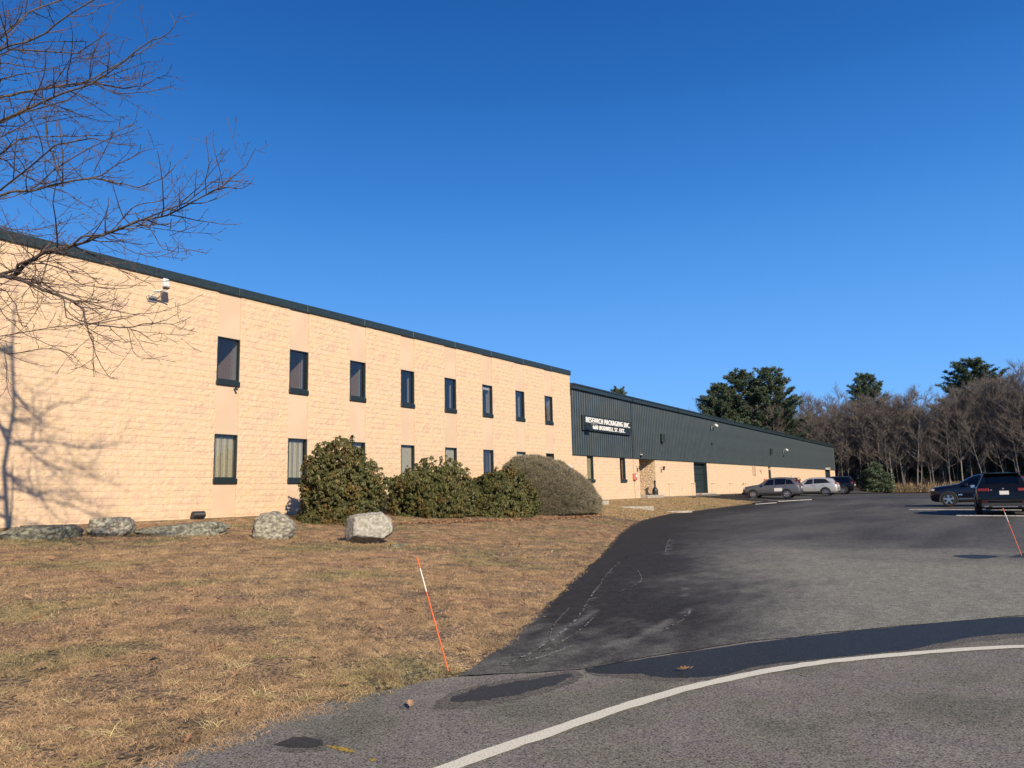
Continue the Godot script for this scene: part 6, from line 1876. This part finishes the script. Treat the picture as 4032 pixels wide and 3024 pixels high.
func make_woods() -> void:
	var r := RandomNumberGenerator.new()
	r.seed = 404
	# tall pines standing above the bare wood
	var pa := pine_shape(1, 20.0, 14.0, 0.2)
	var pb := pine_shape(2, 20.0, 14.5, 0.25)
	var pc := pine_shape(3, 20.0, 12.5, 0.35)
	for q in [[122.4, -38.8, 17.8, 1.00, "left and lowest pine of the big cluster above the warehouse roof", 0], [125.9, -36.4, 20.3, 1.05, "middle pine of the big cluster above the warehouse roof", 1], [125.6, -31.3, 20.3, 0.92, "tallest and widest pine of the big cluster above the warehouse roof", 0], [143.9, -19.6, 20.2, 0.85, "single pine rising behind the wood right of the warehouse end", 2], [159.5, -3.9, 23.2, 1.05, "broad pine rising highest over the wood on the right", 1], [163.9, -1.8, 19.5, 0.90, "smaller pine leaning against the broad one on the right", 0], [149.9, -69.4, 22.9, 0.70, "small pine top peeping over the roof beside the name board", 2]]:
		var s: float = q[2] / 20.0
		put_tree("pine_tree", q[4], "tall pines above the wood", [pa, pb, pc][q[5]], Vector3(q[0], 0.3, q[1]), r.randf() * TAU, Vector3(s * q[3], s, s * q[3]), M.needle)
	# young evergreens at the end of the lot and dark ones inside the wood
	var py := pine_shape(4, 5.0, 3.0, 0.04, 0.6, 1.35)
	for q in [[122.9, -16.4, 4.6, "taller young pine at the end of the lot, beside the far black suv"], [123.0, -14.9, 3.0, "short bushy young pine in front of the wood, next to the dry grass"], [124.6, -17.9, 3.6, "young pine half hidden behind the other young pines at the end of the lot"]]:
		var s: float = q[2] / 5.0
		put_tree("young_pine", q[3], "young pines at the end of the lot", py, Vector3(q[0], 0.25, q[1]), r.randf() * TAU, Vector3(s * 0.95, s, s * 0.95), M.needle)
	for i in 34:
		var z := -24.0 + 50.0 * (i + r.randf()) / 34.0
		var s := r.randf_range(0.6, 1.35)
		put_tree("understory_pine", "dark young pine inside the leafless wood", "dark young pines inside the wood", py, Vector3(r.randf_range(130, 143), 0.2, z), r.randf() * TAU, Vector3(s * 1.3, s, s * 1.3), M.needle)
	# leafless trees
	var shapes := []
	for k in 8: shapes.append(bare_shape(100 + k, 14.0))
	var rest := []
	for k in 8: rest.append([])
	var front := 0
	for i in 1300:
		var x := 124.5 + 75.0 * pow(r.randf(), 1.5)
		var z := r.randf_range(-95.0, 34.0)
		var k := r.randi() % 8
		var s := r.randf_range(0.70, 1.10)
		if z > -4.0: s *= 1.12
		var b := Basis(Vector3.UP, r.randf() * TAU).scaled(Vector3(s * r.randf_range(0.9, 1.15), s, s * r.randf_range(0.9, 1.15)))
		if x < 134.0 and z > -34.0 and z < 12.0 and front < 110:
			front += 1
			var look := "pale-barked" if k in [2, 5] else "grey-barked"
			var size := "tall" if s > 0.86 else "short" if s < 0.72 else "middling"
			var near := "behind the warehouse end" if z < -22.0 else "behind the young pines and far suv" if z < -14.5 else "behind the dry reeds" if z < -5.5 else "above the two cars on the right"
			put_tree("leafless_tree", "%s %s leafless tree in the wood %s" % [size, look, near], "leafless trees along the edge of the wood", shapes[k], Vector3(x, land(x, z) - 0.1, z), r.randf() * TAU, Vector3(s, s, s), M.tinted)
		else:
			rest[k].append(Transform3D(b, Vector3(x, 0.1 + 9.0 * smoothstep(160.0, 260.0, x), z)))
	var wood := Node3D.new()
	wood.name = numbered("bare_woodland")
	add_child(wood)
	wood.set_meta("kind", "stuff")
	tag(wood, "dense leafless wood stretching away behind the warehouse and parking lot", "wood")
	for k in 8:
		for p in 2:
			var mm := MultiMesh.new()
			mm.transform_format = MultiMesh.TRANSFORM_3D
			mm.mesh = shapes[k][p]
			mm.instance_count = rest[k].size()
			for i in rest[k].size(): mm.set_instance_transform(i, rest[k][i])
			var o := MultiMeshInstance3D.new()
			o.name = "trunks" if p == 0 else "crowns"
			o.multimesh = mm
			o.material_override = M.bark if p == 0 else M.tinted
			o.set_meta("kind", "stuff")
			wood.add_child(o, true)
	# brambles and saplings close the wood near the ground
	var br := MB.new()
	br.tinted = true
	for i in 60:
		var a := r.randf() * TAU
		var d := Vector3(cos(a) * 0.6, r.randf_range(0.5, 1.6), sin(a) * 0.6) * r.randf_range(0.6, 1.4)
		var s := d.cross(Vector3(r.randf_range(-1, 1), 0.2, r.randf_range(-1, 1))).normalized() * 0.018
		var p := Vector3(r.randf_range(-0.9, 0.9), 0, r.randf_range(-0.9, 0.9))
		br.tint = Color(0.13, 0.095, 0.075) * r.randf_range(0.6, 1.1)
		br.tri(p - s, p + s, p + d)
	scatter("bramble_thicket", "low brown bramble thicket along the foot of the wood", "bramble", br.mesh(), M.tinted, 900, func() -> Transform3D: return Transform3D(Basis(Vector3.UP, r.randf() * TAU).scaled(Vector3.ONE * r.randf_range(0.8, 1.8)), Vector3(r.randf_range(125.5, 150.0), 0.15, r.randf_range(-40.0, 30.0))), white_tint)
	var rd := MB.new()
	rd.tinted = true
	for i in 16:
		var h := r.randf_range(0.7, 1.5)
		var p := Vector3(r.randf_range(-0.4, 0.4), 0, r.randf_range(-0.4, 0.4))
		var d := Vector3(r.randf_range(-0.25, 0.25), 1, r.randf_range(-0.25, 0.25)) * h
		var s := Vector3(r.randf_range(-1, 1), 0, r.randf_range(-1, 1)).normalized() * 0.014
		rd.tint = Color(0.36, 0.265, 0.15) * r.randf_range(0.6, 1.1)
		rd.quad(p - s, p + s, p + d * 0.85 + s * 0.6, p + d * 0.85 - s * 0.6)
		rd.tri(p + d * 0.78 - s * 2.4, p + d * 0.78 + s * 2.4, p + d * 1.08)
	scatter("dry_reeds", "band of tall straw-coloured dry reeds at the end of the parking lot", "reeds", rd.mesh(), M.straw, 220, func() -> Transform3D: return Transform3D(Basis(Vector3.UP, r.randf() * TAU).scaled(Vector3.ONE * r.randf_range(0.6, 1.15)), Vector3(r.randf_range(123.9, 125.6), 0.15, r.randf_range(-15.2, 6.0))), white_tint)

func scatter(called: String, label: String, category: String, m: Mesh, material: Material, count: int, where: Callable, tint: Callable) -> void:
	var mm := MultiMesh.new()
	mm.transform_format = MultiMesh.TRANSFORM_3D
	mm.use_colors = true
	mm.mesh = m
	mm.instance_count = count
	for i in count:
		var t: Transform3D = where.call()
		mm.set_instance_transform(i, t)
		if true: mm.set_instance_color(i, tint.call(t.origin))
	var o := MultiMeshInstance3D.new()
	o.name = numbered(called)
	o.multimesh = mm
	o.material_override = material
	o.set_meta("kind", "stuff")
	tag(o, label, category)
	add_child(o)


# ------------------------------------------------------------------ grass
func tuft(r: RandomNumberGenerator, blades: int, tall: float, wide: float, spread: float, flop: float) -> MB:
	var m := MB.new()
	m.tinted = true
	for i in blades:
		var a := r.randf() * TAU
		var l := tall * r.randf_range(0.5, 1.15)
		var lean := r.randf_range(0.3, flop)
		var d := Vector3(cos(a) * sin(lean), cos(lean), sin(a) * sin(lean))
		var p := Vector3(r.randf_range(-1, 1), 0, r.randf_range(-1, 1)) * spread
		var s := d.cross(Vector3(r.randf_range(-1, 1), 0.5, r.randf_range(-1, 1))).normalized() * wide * 0.5
		var mid := p + d * l * 0.55
		var tip := p + d * l + Vector3(cos(a), -0.5, sin(a)) * l * 0.28
		m.tint = Color(1, 1, 1) * r.randf_range(0.6, 1.25)
		m.quad(p - s, p + s, mid + s * 0.8, mid - s * 0.8)
		m.tri(mid - s * 0.8, mid + s * 0.8, tip)
	return m

func make_grass() -> void:
	var r := RandomNumberGenerator.new()
	r.seed = 909
	for q in [["lawn_grass", "short dry brown lawn grass near the road", 0.042, 0.0034, 62000, 1.3, 13.0], ["lawn_grass", "short dry brown lawn grass further up the slope", 0.050, 0.0055, 46000, 10.0, 30.0]]:
		var shape := tuft(r, 9, q[2], q[3], 0.032 if q[5] < 5.0 else 0.055, 1.45)
		var near: float = q[5]
		var far: float = q[6]
		var place := func() -> Transform3D:
			var x := 0.0
			var z := 0.0
			for tries in 60:
				x = r.randf_range(0.5, far * 1.05)
				z = r.randf_range(-21.3, -4.35)
				var d := Vector2(x, z).length()
				if d < near or d > far * 1.35 or z > look_up(EDGE_X, EDGE_Z, x) + 0.05: continue
				if noise_b.get_noise_2d(x * 1.7 + 31.0, z * 1.7) > 0.16 and r.randf() < 0.8: continue
				if atan2(-z, x) > 1.22: continue
				if r.randf() < pow(near * 3.0 / maxf(d, near * 3.0), 1.6): break
				if tries > 50: break
			if z > look_up(EDGE_X, EDGE_Z, x) + 0.05 or Vector2(x, z).length() < near:
				x = r.randf_range(7.0, 12.0)
				z = r.randf_range(-18.0, -11.0)
			var s := r.randf_range(0.6, 1.3)
			return Transform3D(Basis(Vector3.UP, r.randf() * TAU).scaled(Vector3(s, s * r.randf_range(0.6, 1.2), s)), spot(x, z, -0.004))
		var tint := func(p: Vector3) -> Color:
			var c := soil(p.x, p.z)
			var straw := Color(0.49, 0.35, 0.20)
			c = c.lerp(straw, 0.45 + 0.25 * noise_b.get_noise_2d(p.x * 2.0, p.z * 2.0))
			return c * (1.1 + 0.5 * noise_c.get_noise_2d(p.x, p.z))
		scatter(q[0], q[1], "grass", shape.mesh(), M.straw, q[4], place, tint)
	var coarse := tuft(r, 12, 0.085, 0.014, 0.11, 1.4)
	scatter("verge_grass", "brownish grass of the verge between the walk and the parking lot", "grass", coarse.mesh(), M.straw, 9000, func() -> Transform3D:
		var x := r.randf_range(33.0, 57.8)
		var z := r.randf_range(-21.3, look_up(EDGE_X, EDGE_Z, x) - 0.15)
		if x > 56.0 and z < -20.2: z = -18.0
		return Transform3D(Basis(Vector3.UP, r.randf() * TAU).scaled(Vector3.ONE * r.randf_range(0.6, 1.3)), spot(x, z)), func(p: Vector3) -> Color: return soil(p.x, p.z).lerp(Color(0.40, 0.31, 0.17), 0.5) * (1.15 + 0.4 * noise_b.get_noise_2d(p.x * 2.0, p.z * 2.0)))
	# longer grass left by the mower round each boulder
	var rocks := [[9.0, -18.55, 0.85, 0.6], [10.45, -18.35, 0.55, 0.48], [11.85, -17.55, 1.1, 0.6], [12.95, -15.5, 0.56, 0.45], [14.15, -13.35, 0.68, 0.5], [14.25, -12.55, 0.27, 0.18]]
	var ring := tuft(r, 10, 0.10, 0.007, 0.05, 1.1)
	scatter("boulder_grass", "longer dry grass standing round the feet of the boulders", "grass", ring.mesh(), M.straw, 620, func() -> Transform3D:
		var q: Array = rocks[r.randi() % rocks.size()]
		var a := r.randf() * TAU
		var e := Vector2(cos(a) * q[2], sin(a) * q[3]).rotated(0.6) * r.randf_range(0.88, 1.12)
		return Transform3D(Basis(Vector3.UP, r.randf() * TAU).scaled(Vector3.ONE * r.randf_range(0.5, 1.2)), spot(q[0] + e.x, q[1] + e.y)), func(p: Vector3) -> Color: return soil(p.x, p.z).lerp(Color(0.42, 0.33, 0.17), 0.6))
	# pale straw tussocks and a few green ones near the road
	var big := tuft(r, 34, 0.17, 0.006, 0.09, 1.5)
	var spots := [[2.75, -5.25], [2.95, -5.40], [3.15, -5.2], [2.6, -5.55], [3.45, -5.5], [3.7, -5.35], [3.9, -5.75], [4.2, -5.2], [4.45, -5.9], [4.75, -5.4], [5.1, -5.9], [2.1, -5.1], [2.2, -5.7], [4.9, -6.4], [5.6, -6.2], [3.3, -6.2], [2.5, -6.4]]
	var at := [0]
	scatter("straw_tussocks", "pale straw-coloured grass tussocks near the road edge", "grass", big.mesh(), M.straw, 58, func() -> Transform3D:
		var q: Array = spots[at[0] % spots.size()]
		at[0] += 1
		var s := r.randf_range(0.35, 1.0) * (1.0 if at[0] < 18 else 0.7)
		var j := 0.12 if at[0] < 18 else 0.7
		var x: float = q[0] + r.randf_range(-j, j)
		var z: float = minf(q[1] + r.randf_range(-j, j), -4.8)
		return Transform3D(Basis(Vector3.UP, r.randf() * TAU).scaled(Vector3(s, s * 0.75, s)), spot(x, z)), func(p: Vector3) -> Color: return Color(0.62, 0.50, 0.25).lerp(Color(0.30, 0.29, 0.09), clampf(noise_b.get_noise_2d(p.x * 3.0, p.z * 3.0) * 2.0, 0, 0.8)))

func white_tint(_p: Vector3) -> Color:
	return Color(1, 1, 1)
